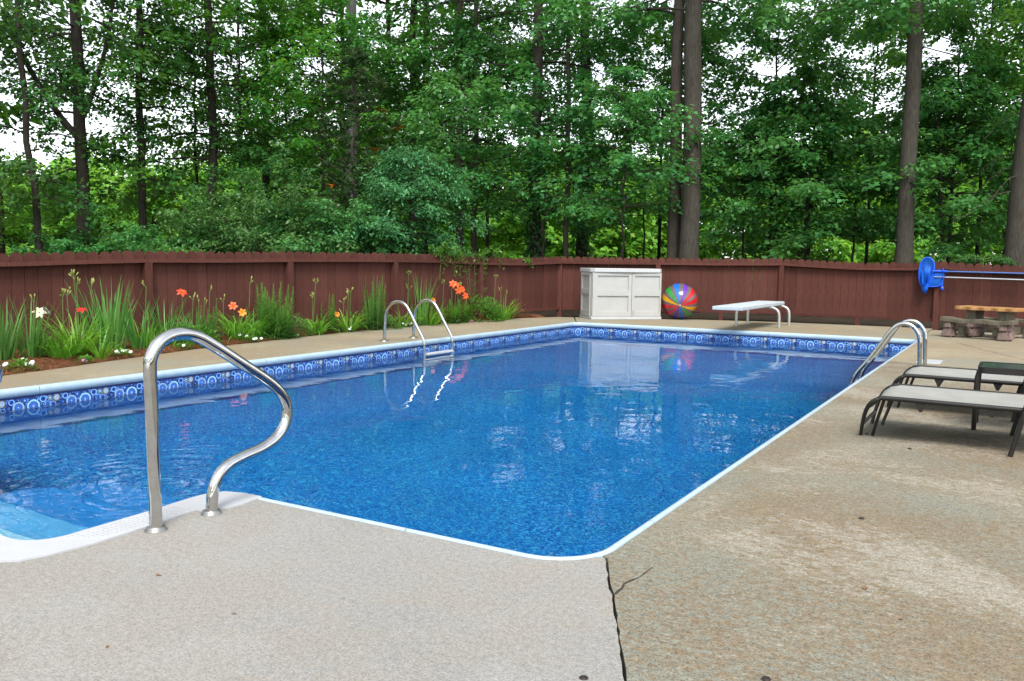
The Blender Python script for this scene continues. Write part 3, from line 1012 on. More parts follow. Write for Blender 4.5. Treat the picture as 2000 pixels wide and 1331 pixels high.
def panel_sheet(w, h, rects, depth, name, mat):
    """door leaf: frame proud of sunken panels"""
    mb = MB()
    xs = sorted({0, w, *[r[0] for r in rects], *[r[2] for r in rects]})
    zs = sorted({0, h, *[r[1] for r in rects], *[r[3] for r in rects]})
    for i in range(len(xs) - 1):
        for j in range(len(zs) - 1):
            cx, cz = (xs[i] + xs[i + 1]) / 2, (zs[j] + zs[j + 1]) / 2
            ins = any(r[0] < cx < r[2] and r[1] < cz < r[3] for r in rects)
            y = depth if ins else 0
            mb.add([(xs[i], y, zs[j]), (xs[i + 1], y, zs[j]), (xs[i + 1], y, zs[j + 1]), (xs[i], y, zs[j + 1])], [(0, 1, 2, 3)])
    for x0, z0, x1, z1 in rects:
        s = depth * 0.7
        for a, b in (((x0, z0), (x1, z0)), ((x1, z0), (x1, z1)), ((x1, z1), (x0, z1)), ((x0, z1), (x0, z0))):
            mb.add([(a[0], 0, a[1]), (b[0], 0, b[1]), (b[0], depth, b[1]), (a[0], depth, a[1])], [(0, 1, 2, 3)])
    for a, b in (((0, 0), (w, 0)), ((w, 0), (w, h)), ((w, h), (0, h)), ((0, h), (0, 0))):
        mb.add([(a[0], 0, a[1]), (a[0], 0.03, a[1]), (b[0], 0.03, b[1]), (b[0], 0, b[1])], [(0, 1, 2, 3)])
    return mb.mesh(name, mat)
dw1, dw2 = BWID * 0.555, BWID * 0.425
dh = BH - 0.09
for x0, w in ((0.012, dw1), (0.02 + dw1, dw2)):
    ml, mr = (0.10, 0.06) if w == dw1 else (0.055, 0.03)
    me = panel_sheet(w, dh, [(ml, 0.09, w - mr, dh * 0.47), (ml, dh * 0.61, w - mr, dh * 0.93)], 0.022, 'door', M['resin'])
    o = link('door', me, box, (x0, -0.013, 0.055))
    if w != dw1:
        MB().box((0.035, -0.006, 0.07), (0.016, 0.014, 0.09)).build('latch', M['resin_dark'], o, 0.003)
sdw = BD - 0.16
for zz0, zz1 in ((0.10, 0.40), (0.52, 0.80)):
    pass
me = panel_sheet(sdw, dh, [(0.06, 0.10, sdw - 0.04, dh * 0.50), (0.06, dh * 0.62, sdw - 0.04, dh * 0.93)], 0.03, 'side_panel', M['resin'])
o = link('side_panel', me, box, (-0.014, BD - 0.06, 0.055))
o.rotation_euler = (0, 0, R_(-90))

# ------------------------------------------------------------------ beach ball
def ball_mat():
    t = NT('striped beach ball vinyl')
    tc = t.n('TexCoord')
    sep = t.n('SeparateXYZ')
    t.t.links.new(tc.outputs[3], sep.inputs[0])
    ang = t.math('ADD', t.math('DIVIDE', t.math('ARCTAN2', sep.outputs[2], sep.outputs[0]), 2 * math.pi), 0.5)
    # clear wedges sit between the coloured ones
    cols = [(0.50, 0.25, 0.01), (0.48, 0.012, 0.016), (0.42, 0.012, 0.06), (0.10, 0.03, 0.30), (0.012, 0.11, 0.48), (0.02, 0.22, 0.04)]
    stops = []
    order = [0, 5, 4, 3, 2, 1] * 2
    order = [1, 2, 3, 4, 5, 0, 1, 1, 3, 4, 5, 0]
    nw = len(order)
    clear = (0.115, 0.085, 0.085)
    for i, c in enumerate(order):
        stops.append(((i) / nw, clear))
        stops.append(((i + 0.42) / nw, cols[c]))
    col = t.ramp(ang, stops, 'CONSTANT')
    return t.done(t.principled(col, 0.12, 0, None, 0.5))
M['ball'] = ball_mat()
mb = MB()
BR = 0.347
seg, rings = 48, 28
vs, fs = [], []
for i in range(rings + 1):
    th = math.pi * i / rings
    for k in range(seg):
        a = 2 * math.pi * k / seg
        pucker = 1 - 0.018 * abs(math.sin(6 * a)) * math.sin(th)
        vs.append((BR * math.sin(th) * math.cos(a) * pucker, -BR * math.cos(th) * 0.97, BR * math.sin(th) * math.sin(a) * pucker))
for i in range(rings):
    for k in range(seg):
        a, b = i * seg + k, i * seg + (k + 1) % seg
        fs.append((a, a + seg, b + seg, b))
mb.add(vs, fs, True)
ballt = thing('beach_ball', 'big beach ball with clear and rainbow wedges beside the cabinet', 'beach ball', (-5.61, 15.70, 0.345))
ballt.rotation_euler = (R_(12), R_(10), R_(-28) + R_(52))
mb.build('ball_skin', M['ball'], ballt)
vm = MB()
vm.lathe([(0.0005, -0.006), (0.020, -0.006), (0.020, 0.004), (0.0005, 0.006)], (0, 0, 0), 12)
vo = vm.build('valve_disc', M['resin'], ballt)
vo.location = (0, -BR * 0.97, 0); vo.rotation_euler = (R_(90), 0, 0)

# ------------------------------------------------------------------ diving board
db = thing('diving_board', 'short white diving board on bent metal legs at the far end', 'diving board', (-3.85, 15.05, 0))
mb = MB()
mb.prism([(-0.23, -2.15), (0.24, -2.15), (0.24, 0.52), (0.225, 0.55), (-0.215, 0.55), (-0.23, 0.52)], 0.355, 0.412)
mb.build('board', M['board_white'], db, 0.010)
for y in (-0.36, 0.36):
    path = [(-0.36, y, -0.01), (-0.36, y, 0.20), (-0.335, y, 0.275), (-0.27, y, 0.325), (-0.18, y, 0.338), (0.18, y, 0.338), (0.29, y, 0.318), (0.345, y, 0.27), (0.365, y, 0.18), (0.367, y, -0.01)]
    MB().tube(smooth_path(path, 4), 0.0235, 14).build('leg_hoop', M['dull_alu'], db)
mb = MB()
mb.box((0, -0.36, 0.3415), (0.52, 0.13, 0.025))
mb.build('fulcrum_block', M['board_white'], db, 0.004)

# ------------------------------------------------------------------ loungers and side table
def lounger(y0, y1, label):
    W = y1 - y0
    t = thing('lounge_chair', label, 'lounge chair', (-0.70, y0, 0), 0, 'sling loungers beside the pool')
    zr = 0.262
    for y, s in ((0.0, 1), (W, -1)):
        ins = 0.15 if s > 0 else 0.03
        path = [(-0.105, y + s * ins, 0.0), (-0.090, y + s * ins * .6, 0.08), (-0.066, y + s * ins * .2, 0.17), (-0.035, y, 0.225), (0.005, y, 0.253), (0.06, y, zr), (0.5, y, zr - 0.002), (1.05, y, zr), (1.14, y, zr + 0.03), (1.45, y, 0.52), (1.72, y, 0.80)]
        sp = smooth_path(path, 5)
        MB().tube(sp, [0.0105 + 0.0038 * min(1, k / 20) for k in range(len(sp))], 12).build('side_rail', M['dark_metal'], t)
        MB().tube([(0.035, y + s * 0.012, zr - 0.015), (-0.01, y + s * (ins + .0) * .6, 0.10), (-0.04, y + s * (ins + .02), 0.0)], 0.0098, 10).build('front_leg', M['dark_metal'], t)
        MB().tube(smooth_path([(0.70, y - s * 0.03, 0.0), (0.745, y - s * 0.028, 0.20), (0.78, y - s * 0.026, 0.36), (0.84, y - s * 0.026, 0.44), (1.0, y - s * 0.026, 0.455), (1.30, y - s * 0.026, 0.44)], 4), 0.0135, 10).build('arm_leg', M['dark_metal'], t)
        for bx in (0.235, 0.60):
            b = MB()
            b.add([(bx - 0.03, y + s * 0.012, zr - 0.012), (bx + 0.03, y + s * 0.012, zr - 0.012), (bx + 0.008, y + s * 0.012, zr - 0.06), (bx - 0.008, y + s * 0.012, zr - 0.06),
                   (bx - 0.03, y - s * 0.006, zr - 0.012), (bx + 0.03, y - s * 0.006, zr - 0.012), (bx + 0.008, y - s * 0.006, zr - 0.06), (bx - 0.008, y - s * 0.006, zr - 0.06)],
                  [(0, 1, 2, 3), (7, 6, 5, 4), (0, 4, 5, 1), (1, 5, 6, 2), (2, 6, 7, 3), (3, 7, 4, 0)])
            b.build('bracket', M['dark_metal'], t)
    MB().tube([(-0.090, 0.10, 0.08), (-0.090, W - 0.02, 0.08)], 0.011, 10).build('cross_bar', M['dark_metal'], t)
    MB().tube([(0.235, 0.0, zr - 0.055), (0.235, W, zr - 0.055)], 0.011, 10).build('cross_bar', M['dark_metal'], t)
    MB().tube([(1.05, 0.0, zr - 0.045), (1.05, W, zr - 0.045)], 0.011, 10).build('cross_bar', M['dark_metal'], t)
    MB().tube([(1.72, 0.0, 0.80), (1.72, W, 0.80)], 0.0165, 10).build('cross_bar', M['dark_metal'], t)
    # sling: sagging sheet with thickness between the rails
    xs = [(-0.055, 0.19), (-0.04, 0.222), (0.0, 0.254), (0.06, zr + 0.006), (0.3, zr + 0.006), (0.5, zr + 0.004), (0.8, zr + 0.005), (1.05, zr + 0.006), (1.14, zr + 0.036), (1.45, 0.526), (1.70, 0.79)]
    sh = MB()
    ny = 8
    vs, fs = [], []
    for up in (0, 1):
        for x, z in xs:
            for j in range(ny + 1):
                v = j / ny
                vs.append((x, 0.008 + (W - 0.016) * v, z - 0.016 * math.sin(math.pi * v) - 0.004 * up))
    n1 = len(xs) * (ny + 1)
    for i in range(len(xs) - 1):
        for j in range(ny):
            a = i * (ny + 1) + j
            fs.append((a, a + ny + 1, a + ny + 2, a + 1))
            fs.append((n1 + a, n1 + a + 1, n1 + a + ny + 2, n1 + a + ny + 1))
    for j in range(ny):
        fs.append((j, j + 1, n1 + j + 1, n1 + j))
    sh.add(vs, fs, True)
    sh.build('sling_seat', M['sling'], t)
    return t
lounger(5.46, 6.10, 'beige sling lounger in front of the small dark side table')
lounger(6.72, 7.36, 'beige sling lounger behind the small dark side table')

tb = thing('side_table', 'small dark metal side table with smoked glass top between the loungers', 'side table', (0.015, 6.375, 0))
def rounded(w, d, r, n=5):
    return arc(w - r, d - r, r, 0, 90, n) + arc(-w + r, d - r, r, 90, 180, n) + arc(-w + r, -d + r, r, 180, 270, n) + arc(w - r, -d + r, r, 270, 360, n)
fr = MB()
o1, o2 = rounded(0.225, 0.205, 0.05), rounded(0.203, 0.183, 0.035)
n = len(o1)
vs = [(x, y, 0.372) for x, y in o1] + [(x, y, 0.412) for x, y in o1] + [(x, y, 0.412) for x, y in o2] + [(x, y, 0.372) for x, y in o2]
fs = []
for i in range(n):
    j = (i + 1) % n
    for k in range(4):
        fs.append((k * n + i, k * n + j, ((k + 1) % 4) * n + j, ((k + 1) % 4) * n + i))
fr.add(vs, fs)
fr.build('top_frame', M['dark_metal'], tb)
MB().prism(rounded(0.202, 0.182, 0.034), 0.400, 0.409).build('glass_top', M['glass_dark'], tb)
for sx in (-1, 1):
    for sy in (-1, 1):
        path = [(sx * 0.228, sy * 0.165, 0.0), (sx * 0.228, sy * 0.165, 0.25), (sx * 0.225, sy * 0.165, 0.34), (sx * 0.215, sy * 0.165, 0.385)]
        leg = MB()
        leg.tube(path, 0.015, 10)
        leg.build('leg', M['dark_metal'], tb)

# ------------------------------------------------------------------ toddler picnic table
pt = thing('picnic_table', 'low plastic picnic table with tan top and rock shaped legs', 'picnic table', (-0.43, 14.72, 0), math.atan2(-0.31, 0.76))
pt.scale = (0.85, 0.9, 1.0)
pt.location = (-0.37, 14.76, 0)
def slab_wavy(w, d, z0, z1, amp, name, mat):
    mb = MB()
    n = 22
    vs, fs = [], []
    for i in range(n + 1):
        x = -w / 2 + w * i / n
        e = 1.0
        wv = amp * math.sin(i / n * 4.2 * math.pi + 0.6) + amp * 1.6 * (abs(2 * i / n - 1) ** 3)
        dd = d / 2 * (0.93 + 0.07 * math.sin(i * 1.3))
        for y, z in ((-dd, z0 + wv * .7), (dd, z0 + wv * .7), (dd, z1 + wv), (-dd, z1 + wv)):
            vs.append((x, y, z))
    for i in range(n):
        for k in range(4):
            fs.append((i * 4 + k, i * 4 + (k + 1) % 4, i * 4 + 4 + (k + 1) % 4, i * 4 + 4 + k))
    fs += [(3, 2, 1, 0), (n * 4, n * 4 + 1, n * 4 + 2, n * 4 + 3)]
    mb.add(vs, fs)
    return mb.build(name, mat, pt, 0.008)
top = slab_wavy(1.04, 0.52, 0.412, 0.462, 0.002, 'table_top', M['tan_wood'])
b1 = slab_wavy(1.22, 0.24, 0.225, 0.285, 0.010, 'bench', M['grey_wood']); b1.location = (0.01, -0.46, 0)
b2 = slab_wavy(1.22, 0.24, 0.225, 0.285, 0.010, 'bench', M['grey_wood']); b2.location = (0, 0.46, 0)
def rock_stack(x, y, w, d, h, seed, name):
    rr = random.Random(seed)
    mb = MB()
    z = 0
    hs = [h * 0.56, h * 0.44]
    k = 1.0
    for q, hh in enumerate(hs):
        bm = bmesh.new()
        bmesh.ops.create_cube(bm, size=1.0)
        bmesh.ops.bevel(bm, geom=bm.edges[:], offset=0.16, segments=2, affect='EDGES')
        bm.verts.index_update()
        vs = []
        for v in bm.verts:
            tp = 1 - 0.24 * (v.co.z + 0.5)
            vs.append((x + v.co.x * w * k * tp + rr.uniform(-.004, .004), y + v.co.y * d * k * tp + rr.uniform(-.004, .004), z + (v.co.z + 0.5) * hh + rr.uniform(-.002, .002)))
        vs = [(a, b, max(0, c)) for a, b, c in vs]
        fs = [[v.index for v in f.verts] for f in bm.faces]
        mb.add(vs, fs, False)
        bm.free()
        z += hh * 0.97
        k *= 0.80
    return mb.build(name, M['rock'], pt)
for x in (-0.47, 0.47):
    rock_stack(x, -0.47, 0.22, 0.24, 0.25, int(x * 100) + 7, 'rock_leg')
    rock_stack(x, 0.47, 0.22, 0.24, 0.25, int(x * 100) + 9, 'rock_leg')
    rock_stack(x * 0.56, 0.0, 0.20, 0.50, 0.25, int(x * 100) + 11, 'rock_leg')
    c = MB(); c.box((x * 0.56, 0, 0.33), (0.14, 0.30, 0.17), taper=1.1)
    c.build('pedestal', M['grey_wood'], pt, 0.01)
    c = MB(); c.box((x * 0.62, 0, 0.11), (0.10, 0.9, 0.12))
    c.build('cross_beam', M['grey_wood'], pt, 0.01)

# ------------------------------------------------------------------ pool nets on the fence
fd = Vector((2.48, -0.1, 0)).normalized()
fn = Vector((-fd.y, fd.x, 0))
net = thing('leaf_net', 'deep blue leaf net with sagging bag on a pole along the fence', 'pool net', (-1.47, 16.86, 0.95), math.atan2(fd.y, fd.x), 'pool nets hung on the fence')
rim = [(-0.11 + 0.005, 0, -0.12), (-0.115, 0, 0.06), (-0.085, 0, 0.20), (-0.02, 0, 0.268), (0.06, 0, 0.262), (0.115, 0, 0.19), (0.128, 0, 0.09), (0.105, 0, 0.0), (0.08, 0, -0.10), (0.05, 0, -0.20), (0.0, 0, -0.24), (-0.07, 0, -0.22), (-0.105, 0, -0.12)]
rim_s = smooth_path(rim, 3)
MB().tube(rim_s, 0.011, 8).build('net_frame', M['blue_plastic'], net)
nb = MB()
cen = Vector((0.0, -0.0, 0.02))
R1 = [Vector(p) for p in rim_s[:-1]]
vs = []
n = len(R1)
rr = random.Random(31)
for k in range(6):
    u = k / 5
    for p in R1:
        q = p.lerp(cen, u * 0.85)
        q.y = (0.07 if u < .45 else -0.08) * math.sin(u * math.pi) + rr.uniform(-.02, .02)
        q.z += -0.22 * u * (0.4 + 0.6 * u) + rr.uniform(-.006, .006)
        vs.append(q)
fs = []
for k in range(5):
    for i in range(n):
        j = (i + 1) % n
        fs.append((k * n + i, k * n + j, k * n + n + j, k * n + n + i))
fs.append(tuple(range(5 * n, 6 * n)))
nb.add(vs, fs, True)
nb.build('net_bag', M['net'], net)
tail = MB()
tail.add([(-0.07, -0.03, -0.20), (0.06, -0.03, -0.19), (0.05, -0.05, -0.27), (0.015, -0.045, -0.37), (-0.01, -0.04, -0.36), (-0.05, -0.04, -0.29),
          (-0.07, 0.012, -0.20), (0.06, 0.012, -0.19), (0.05, 0.01, -0.27), (0.015, 0.0, -0.37), (-0.01, 0.0, -0.36), (-0.05, 0.01, -0.29)],
         [(0, 1, 2, 5), (5, 2, 3, 4), (7, 6, 11, 8), (8, 11, 10, 9), (0, 5, 11, 6), (5, 4, 10, 11), (1, 7, 8, 2), (2, 8, 9, 3), (4, 3, 9, 10)], True)
tail.build('bag_tip', M['net'], net)
MB().tube([(0.11, -0.01, 0.035), (0.30, -0.012, 0.033), (3.9, -0.03, -0.02)], 0.0155, 12).build('pole', M['blue_pole'], net)
MB().tube([(0.105, -0.01, 0.036), (0.34, -0.012, 0.033)], 0.019, 10).build('handle_socket', M['blue_plastic'], net)
net2 = thing('skimmer_net', 'flat shallow blue skimmer net on the lower silver pole', 'pool net', (-1.30, 16.87, 0.86), math.atan2(fd.y, fd.x), 'pool nets hung on the fence')
rim2 = smooth_path([(-0.12, 0, -0.15), (0.02, 0, -0.145), (0.08, 0, -0.11), (0.11, 0, -0.03), (0.115, 0, 0.06), (0.09, 0, 0.12), (0.02, 0, 0.14), (-0.04, 0, 0.10), (-0.12, 0, 0.0), (-0.16, 0, -0.1), (-0.12, 0, -0.15)], 3)
MB().tube(rim2, 0.009, 8).build('net_frame', M['blue_plastic'], net2)
m2 = MB()
cc = Vector((-0.01, -0.015, -0.01))
R2 = [Vector(p) for p in rim2[:-1]]
vs = list(R2) + [p.lerp(cc, 0.5) + Vector((0, -0.015, 0)) for p in R2] + [cc]
n = len(R2)
fs = [(i, (i + 1) % n, n + (i + 1) % n, n + i) for i in range(n)] + [(n + i, n + (i + 1) % n, 2 * n) for i in range(n)]
m2.add(vs, fs, True)
m2.build('net_mesh', M['net'], net2)
MB().tube([(-0.03, -0.03, 0.025), (0.13, -0.03, 0.022), (0.16, -0.03, 0.02), (3.7, -0.05, -0.045)], [0.008, 0.008, 0.0175, 0.0175], 12).build('pole', M['alu'], net2)
hk = MB()
hk.box((0, 0, 0), (0.022, 0.03, 0.30))
hk.tube([(0, -0.01, 0.10), (0, -0.06, 0.10), (0, -0.075, 0.125)], 0.008, 8)
hk.tube([(0, -0.01, -0.02), (0, -0.075, -0.02), (0, -0.09, 0.005)], 0.008, 8)
hk.lathe([(0.012, 0.0), (0.028, -0.02), (0.030, -0.05), (0.012, -0.07)], (0, -0.02, -0.16), 10)
o = hk.build('pole_hook', M['blue_plastic'])
o.location = (-1.20, 16.885, 0.88); o.rotation_euler = (0, 0, math.atan2(fd.y, fd.x))
tag(o, 'small blue plastic hook holding the net poles on the fence post', 'hook')

# ------------------------------------------------------------------ deck odds and ends
plug = None
for x, y, lab in ((-0.887, 1.866, 'black deck plug beside the long joint in the foreground'),
                  (-0.495, 2.107, 'black deck plug at the bottom right, right of the joint'),
                  (-0.513, 3.716, 'black deck plug alone in the middle of the mottled slab'),
                  (-0.498, 5.33, 'black deck plug just in front of the near lounger'),
                  (-0.776, 5.66, 'black deck plug by the foot of the near lounger')):
    if plug is None:
        plug = thing('deck_plug', lab, 'plug', (x, y, 0.0), 0, 'black plugs in the concrete deck')
        MB().lathe([(0.0005, 0.002), (0.004, 0.002), (0.005, 0.004), (0.009, 0.004), (0.0105, 0.0)], (0, 0, 0), 14).build('cap', M['black'], plug)
        MB().lathe([(0.0103, 0.001), (0.0125, 0.0012)], (0, 0, 0), 14).build('rim', M['rust'], plug)
    else:
        c = copy_tree(plug)
        c.location = (x, y, 0.0)
        c['label'] = lab
rr = random.Random(77)
M['deadleaf'] = simple('dry leaf scrap', (0.20, 0.10, 0.045), 0.8, 0, 0.5, 60)
for x, y, s, lab in ((-2.377, 1.75, 0.010, 'tiny brown leaf scrap near the handrail foot'), (-2.04, 1.34, 0.007, 'tiny brown scrap low on the pale slab, left'),
                     (-1.926, 1.669, 0.007, 'tiny brown scrap on the middle of the pale slab'), (-5.30, 15.30, 0.05, 'curled dry leaf on the deck near the beach ball'),
                     (-0.779, 3.326, 0.007, 'dark seed speck on the mottled slab near the coping'), (-0.249, 2.693, 0.009, 'dark leaf scrap on the lower right slab'),
                     (-0.378, 2.895, 0.013, 'pinkish dry petal on the lower right slab')):
    mb = MB()
    pts = [Vector((math.cos(a) * s * (1.4 if k % 2 else 0.7), math.sin(a) * s * 0.6, rr.uniform(0.0005, s * 0.45))) for k, a in enumerate([i * math.pi / 3 for i in range(6)])]
    mb.add(pts + [Vector((0, 0, s * 0.12))], [(i, (i + 1) % 6, 6) for i in range(6)])
    o = mb.build('fallen_leaf', M['deadleaf'])
    o.location = (x, y, 0.001)
    o.rotation_euler = (0, 0, rr.uniform(0, 6))
    tag(o, lab, 'fallen leaf', 'scraps lying on the deck')

# ------------------------------------------------------------------ flower bed plants
def dirv(az, el):
    return Vector((math.cos(az) * math.cos(el), math.sin(az) * math.cos(el), math.sin(el)))

def blade(mb, rr, base, az, length, width, lean, curve, n=6, droop_tip=0.0):
    """a strap leaf: rises at lean from vertical and bends outward"""
    p = Vector(base)
    path, ws = [p.copy()], [width * 0.75]
    th = lean
    for i in range(n):
        t = (i + 1) / n
        th = lean + curve * t ** 1.6
        p = p + dirv(az, math.pi / 2 - th) * (length / n)
        path.append(p.copy())
        ws.append(width * (1.0 - 0.97 * max(0, (t - 0.35) / 0.65) ** 1.4))
    tw = az + math.pi / 2 + rr.uniform(-.5, .5)
    mb.ribbon(path, ws, Vector((math.cos(tw), math.sin(tw), 0)), rr.random())

def strap_clump(rr, n, lmin, lmax, w, lean, curve, spread=0.05):
    mb = MB()
    for i in range(int(n * 1.35)):
        az = rr.uniform(0, 2 * math.pi)
        r = spread * math.sqrt(rr.random())
        blade(mb, rr, (r * math.cos(az), r * math.sin(az), -0.01), az + rr.uniform(-.4, .4), rr.uniform(lmin, lmax), w * rr.uniform(.7, 1.2),
              abs(rr.gauss(lean, lean * .5)), max(0, rr.gauss(curve, curve * .35)))
    return mb

def feather_clump(rr, stems, h0, h1, spread, leaf=0.055, bushy=0.5):
    """upright stems densely set with fine narrow leaves, like gayfeather"""
    mb = MB()
    for i in range(stems):
        az = rr.uniform(0, 2 * math.pi)
        r = spread * math.sqrt(rr.random())
        b = Vector((r * math.cos(az), r * math.sin(az), 0))
        H = h0 * .8 + (h1 - h0 * .8) * rr.random() ** 1.7
        lean = Vector((math.cos(az), math.sin(az), 0)) * rr.uniform(0, .10)
        top = b + lean * H + Vector((0, 0, H))
        mb.tube([b, b.lerp(top, .5), top], [0.004, 0.0035, 0.0025], 5, tint=0.6)
        nl = int(H * 170)
        for k in range(nl):
            t = k / nl
            p = b.lerp(top, t)
            a = k * 2.4 + rr.uniform(-.4, .4)
            L = leaf * (1.5 - t * 1.36) * rr.uniform(.7, 1.2)
            L = max(L, 0.012) * (1.0 + bushy * (1 - t) * 1.5)
            el = 0.75 * t + 0.25 + rr.uniform(-.2, .2)
            d = dirv(a, el)
            sd = Vector((-math.sin(a), math.cos(a), 0)) * 0.0034 * (1 + bushy)
            q = p + d * L - Vector((0, 0, L * L * 2.0 * (1 - t)))
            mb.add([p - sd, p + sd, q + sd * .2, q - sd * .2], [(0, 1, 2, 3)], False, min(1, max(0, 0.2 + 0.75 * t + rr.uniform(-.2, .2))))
    return mb

def leafy_mound(rr, n, rx, rz, leaf, w=0.45, droop=0.3):
    mb = MB()
    for i in range(n):
        d = dirv(rr.uniform(0, 2 * math.pi), math.asin(rr.uniform(0.0, 1)))
        k = rr.uniform(.35, 1.0) ** .6
        p = Vector((d.x * rx * k, d.y * rx * k, d.z * rz * k + 0.01))
        o = (d + Vector((rr.uniform(-.5, .5), rr.uniform(-.5, .5), rr.uniform(-.2, .5)))).normalized()
        s = o.cross(Vector((0, 0, 1)))
        if s.length < .1: s = Vector((1, 0, 0))
        s.normalize()
        L = leaf * rr.uniform(.7, 1.25)
        m1 = p + o * L * .5
        tip = p + o * L - Vector((0, 0, droop * L))
        ww = L * w * .5
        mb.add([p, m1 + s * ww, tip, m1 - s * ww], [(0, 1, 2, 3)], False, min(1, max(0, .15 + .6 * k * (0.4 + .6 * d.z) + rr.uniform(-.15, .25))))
    return mb

def lily(rr, R, axis, npet=6, recurve=1.0, width=0.42, throat=0.3):
    mb = MB()
    R *= .84
    width *= 1.45
    axis = Vector(axis).normalized()
    u = axis.orthogonal().normalized()
    v = axis.cross(u)
    for k in range(npet):
        a = 2 * math.pi * k / npet + rr.uniform(-.1, .1)
        out = u * math.cos(a) + v * math.sin(a)
        sd = axis.cross(out)
        path, ws = [], []
        for i in range(6):
            t = i / 5
            rad = R * (0.10 + 0.95 * t)
            hgt = R * (throat + 0.75 * t - recurve * 0.85 * t * t)
            path.append(out * rad + axis * hgt)
            ws.append(R * width * (0.35 + 1.5 * t - 1.75 * t * t) * (1.15 if k % 2 else .85) + 0.002)
        mb.ribbon(path, ws, sd, rr.random())
    return mb

def scape(rr, parent, x, y, h, lean, buds=4, spread=0.03):
    mb = MB()
    top = Vector((x + lean[0], y + lean[1], h))
    path = smooth_path([(x, y, 0), (x + lean[0] * .35, y + lean[1] * .35, h * .5), top], 4)
    mb.tube(path, [0.0042 - 0.002 * i / len(path) for i in range(len(path))], 6)
    bm_ = MB()
    for k in range(buds):
        a = rr.uniform(0, 6.28)
        e = top + Vector((math.cos(a) * spread * rr.uniform(.4, 1), math.sin(a) * spread * rr.uniform(.4, 1), rr.uniform(.0, .05)))
        mb.tube([top - Vector((0, 0, .02)), e], 0.0022, 5)
        d = (e - top).normalized() + Vector((0, 0, .6))
        d.normalize()
        L = rr.uniform(.025, .05)
        bm_.tube([e, e + d * L * .4, e + d * L * .8, e + d * L], [0.003, 0.0075, 0.006, 0.001], 6)
    mb.build('flower_stem', M['stem'], parent)
    if buds:
        tag(bm_.build('bud', M['bud'], parent), kind='stuff')
    return top

def gz_bed(x, y):
    t = (bed_x(y) - x) / max(.05, bed_x(y) - (fence_x(y) - .25))
    return -0.012 + 0.05 * math.sin(min(1, max(0, t) * 2.2) * math.pi / 2)

def plant(name, label, cat, x, y, group=None):
    return thing(name, label, cat, (x, y, gz_bed(x, y) - 0.01), 0, group)

def flower(rr, parent, pos, R, axis, mat, **kw):
    o = lily(rr, R, axis, **kw).build('flower', mat, parent)
    o.location = pos
    return o

rr = random.Random(4)
# --- far left
t = plant('iris', 'upright blue-green blade clump cut by the left edge of the picture', 'iris', -8.42, 4.52, 'iris clumps in the bed')
strap_clump(rr, 46, .32, .68, .022, .16, .25, .12).build('foliage', M['blade_iris'], t)
t = plant('iris', 'slim blade clump between the left edge and the white lily', 'iris', -8.36, 4.78, 'iris clumps in the bed')
strap_clump(rr, 20, .3, .74, .02, .22, .2, .09).build('foliage', M['blade_iris'], t)
scape(rr, t, 0.03, 0, .58, (0.02, 0.02), 2)

t = plant('lily', 'lily with one open creamy white flower on a leafy stem', 'lily', -8.33, 4.86)
mb = feather_clump(rr, 3, .40, .44, .03, .085, .5)
mb.build('foliage', M['leafy'], t)
MB().tube([(0, 0, 0), (0.01, 0, .25), (0.0, .0, .46)], 0.005, 6).build('flower_stem', M['stem'], t)
flower(rr, t, (0.0, 0, .455), .075, (0.75, -.35, .45), M['fl_cream'], recurve=1.0, width=.5)
flower(rr, t, (0.02, .05, .47), .065, (0.2, .7, .5), M['fl_white'], recurve=1.0, width=.5)

t = plant('daylily', 'arching daylily with a single flat red flower', 'daylily', -8.30, 5.22, 'daylilies in the bed')
strap_clump(rr, 75, .40, .72, .021, .35, 1.3, .10).build('foliage', M['blade'], t)
tp = scape(rr, t, 0.0, 0.03, .47, (0.02, 0.02), 0)
flower(rr, t, tp, .068, (.35, -.2, .85), M['fl_red'], recurve=.9, width=.5, throat=.1)
for dx, dy, h in ((-.02, -.05, .64), (.0, .03, .82), (.02, .02, .74), (-.03, -.12, .62), (0, .2, .72)):
    scape(rr, t, dx, dy, h, (rr.uniform(-.03, .03), rr.uniform(-.04, .04)), 5, .035)
t = plant('daylily', 'small daylily tuft spilling towards the deck below the tall blades', 'daylily', -8.02, 5.30, 'daylilies in the bed')
strap_clump(rr, 26, .25, .46, .018, .4, 1.5, .05).build('foliage', M['blade'], t)
t = plant('daylily', 'loose dark daylily tuft under the white lily', 'daylily', -8.22, 5.00, 'daylilies in the bed')
strap_clump(rr, 40, .28, .48, .017, .5, 1.2, .09).build('foliage', M['blade'], t)

t = plant('iris', 'tallest blade clump, standing left of the handrail arch', 'iris', -8.50, 5.72, 'iris clumps in the bed')
strap_clump(rr, 54, .40, .88, .024, .17, .22, .16).build('foliage', M['blade_iris'], t)
t = plant('iris', 'thin open blade clump just left of the handrail and fence post', 'iris', -8.36, 5.98, 'iris clumps in the bed')
strap_clump(rr, 14, .45, .75, .024, .22, .25, .08).build('foliage', M['blade_iris'], t)
scape(rr, t, -.05, .12, .70, (0, .03), 2)

t = plant('ornamental_grass', 'loose green grass clump right of the second fence post', 'grass clump', -8.53, 6.46, 'grass clumps in the bed')
strap_clump(rr, 40, .3, .68, .014, .25, .45, .14).build('foliage', M['blade_iris'], t)
t = plant('daylily', 'daylily with a bright scarlet orange flower above the grass', 'daylily', -8.50, 6.72, 'daylilies in the bed')
strap_clump(rr, 40, .3, .5, .016, .4, 1.2, .09).build('foliage', M['blade'], t)
tp = scape(rr, t, 0, -.03, .61, (0, -.02), 1)
flower(rr, t, tp, .075, (.6, -.25, .65), M['fl_scarlet'], recurve=1.0, width=.55, throat=.15)
for dy, h in ((.08, .54), (.16, .50), (.24, .46)):
    scape(rr, t, 0, dy, h, (0, .03), 3)

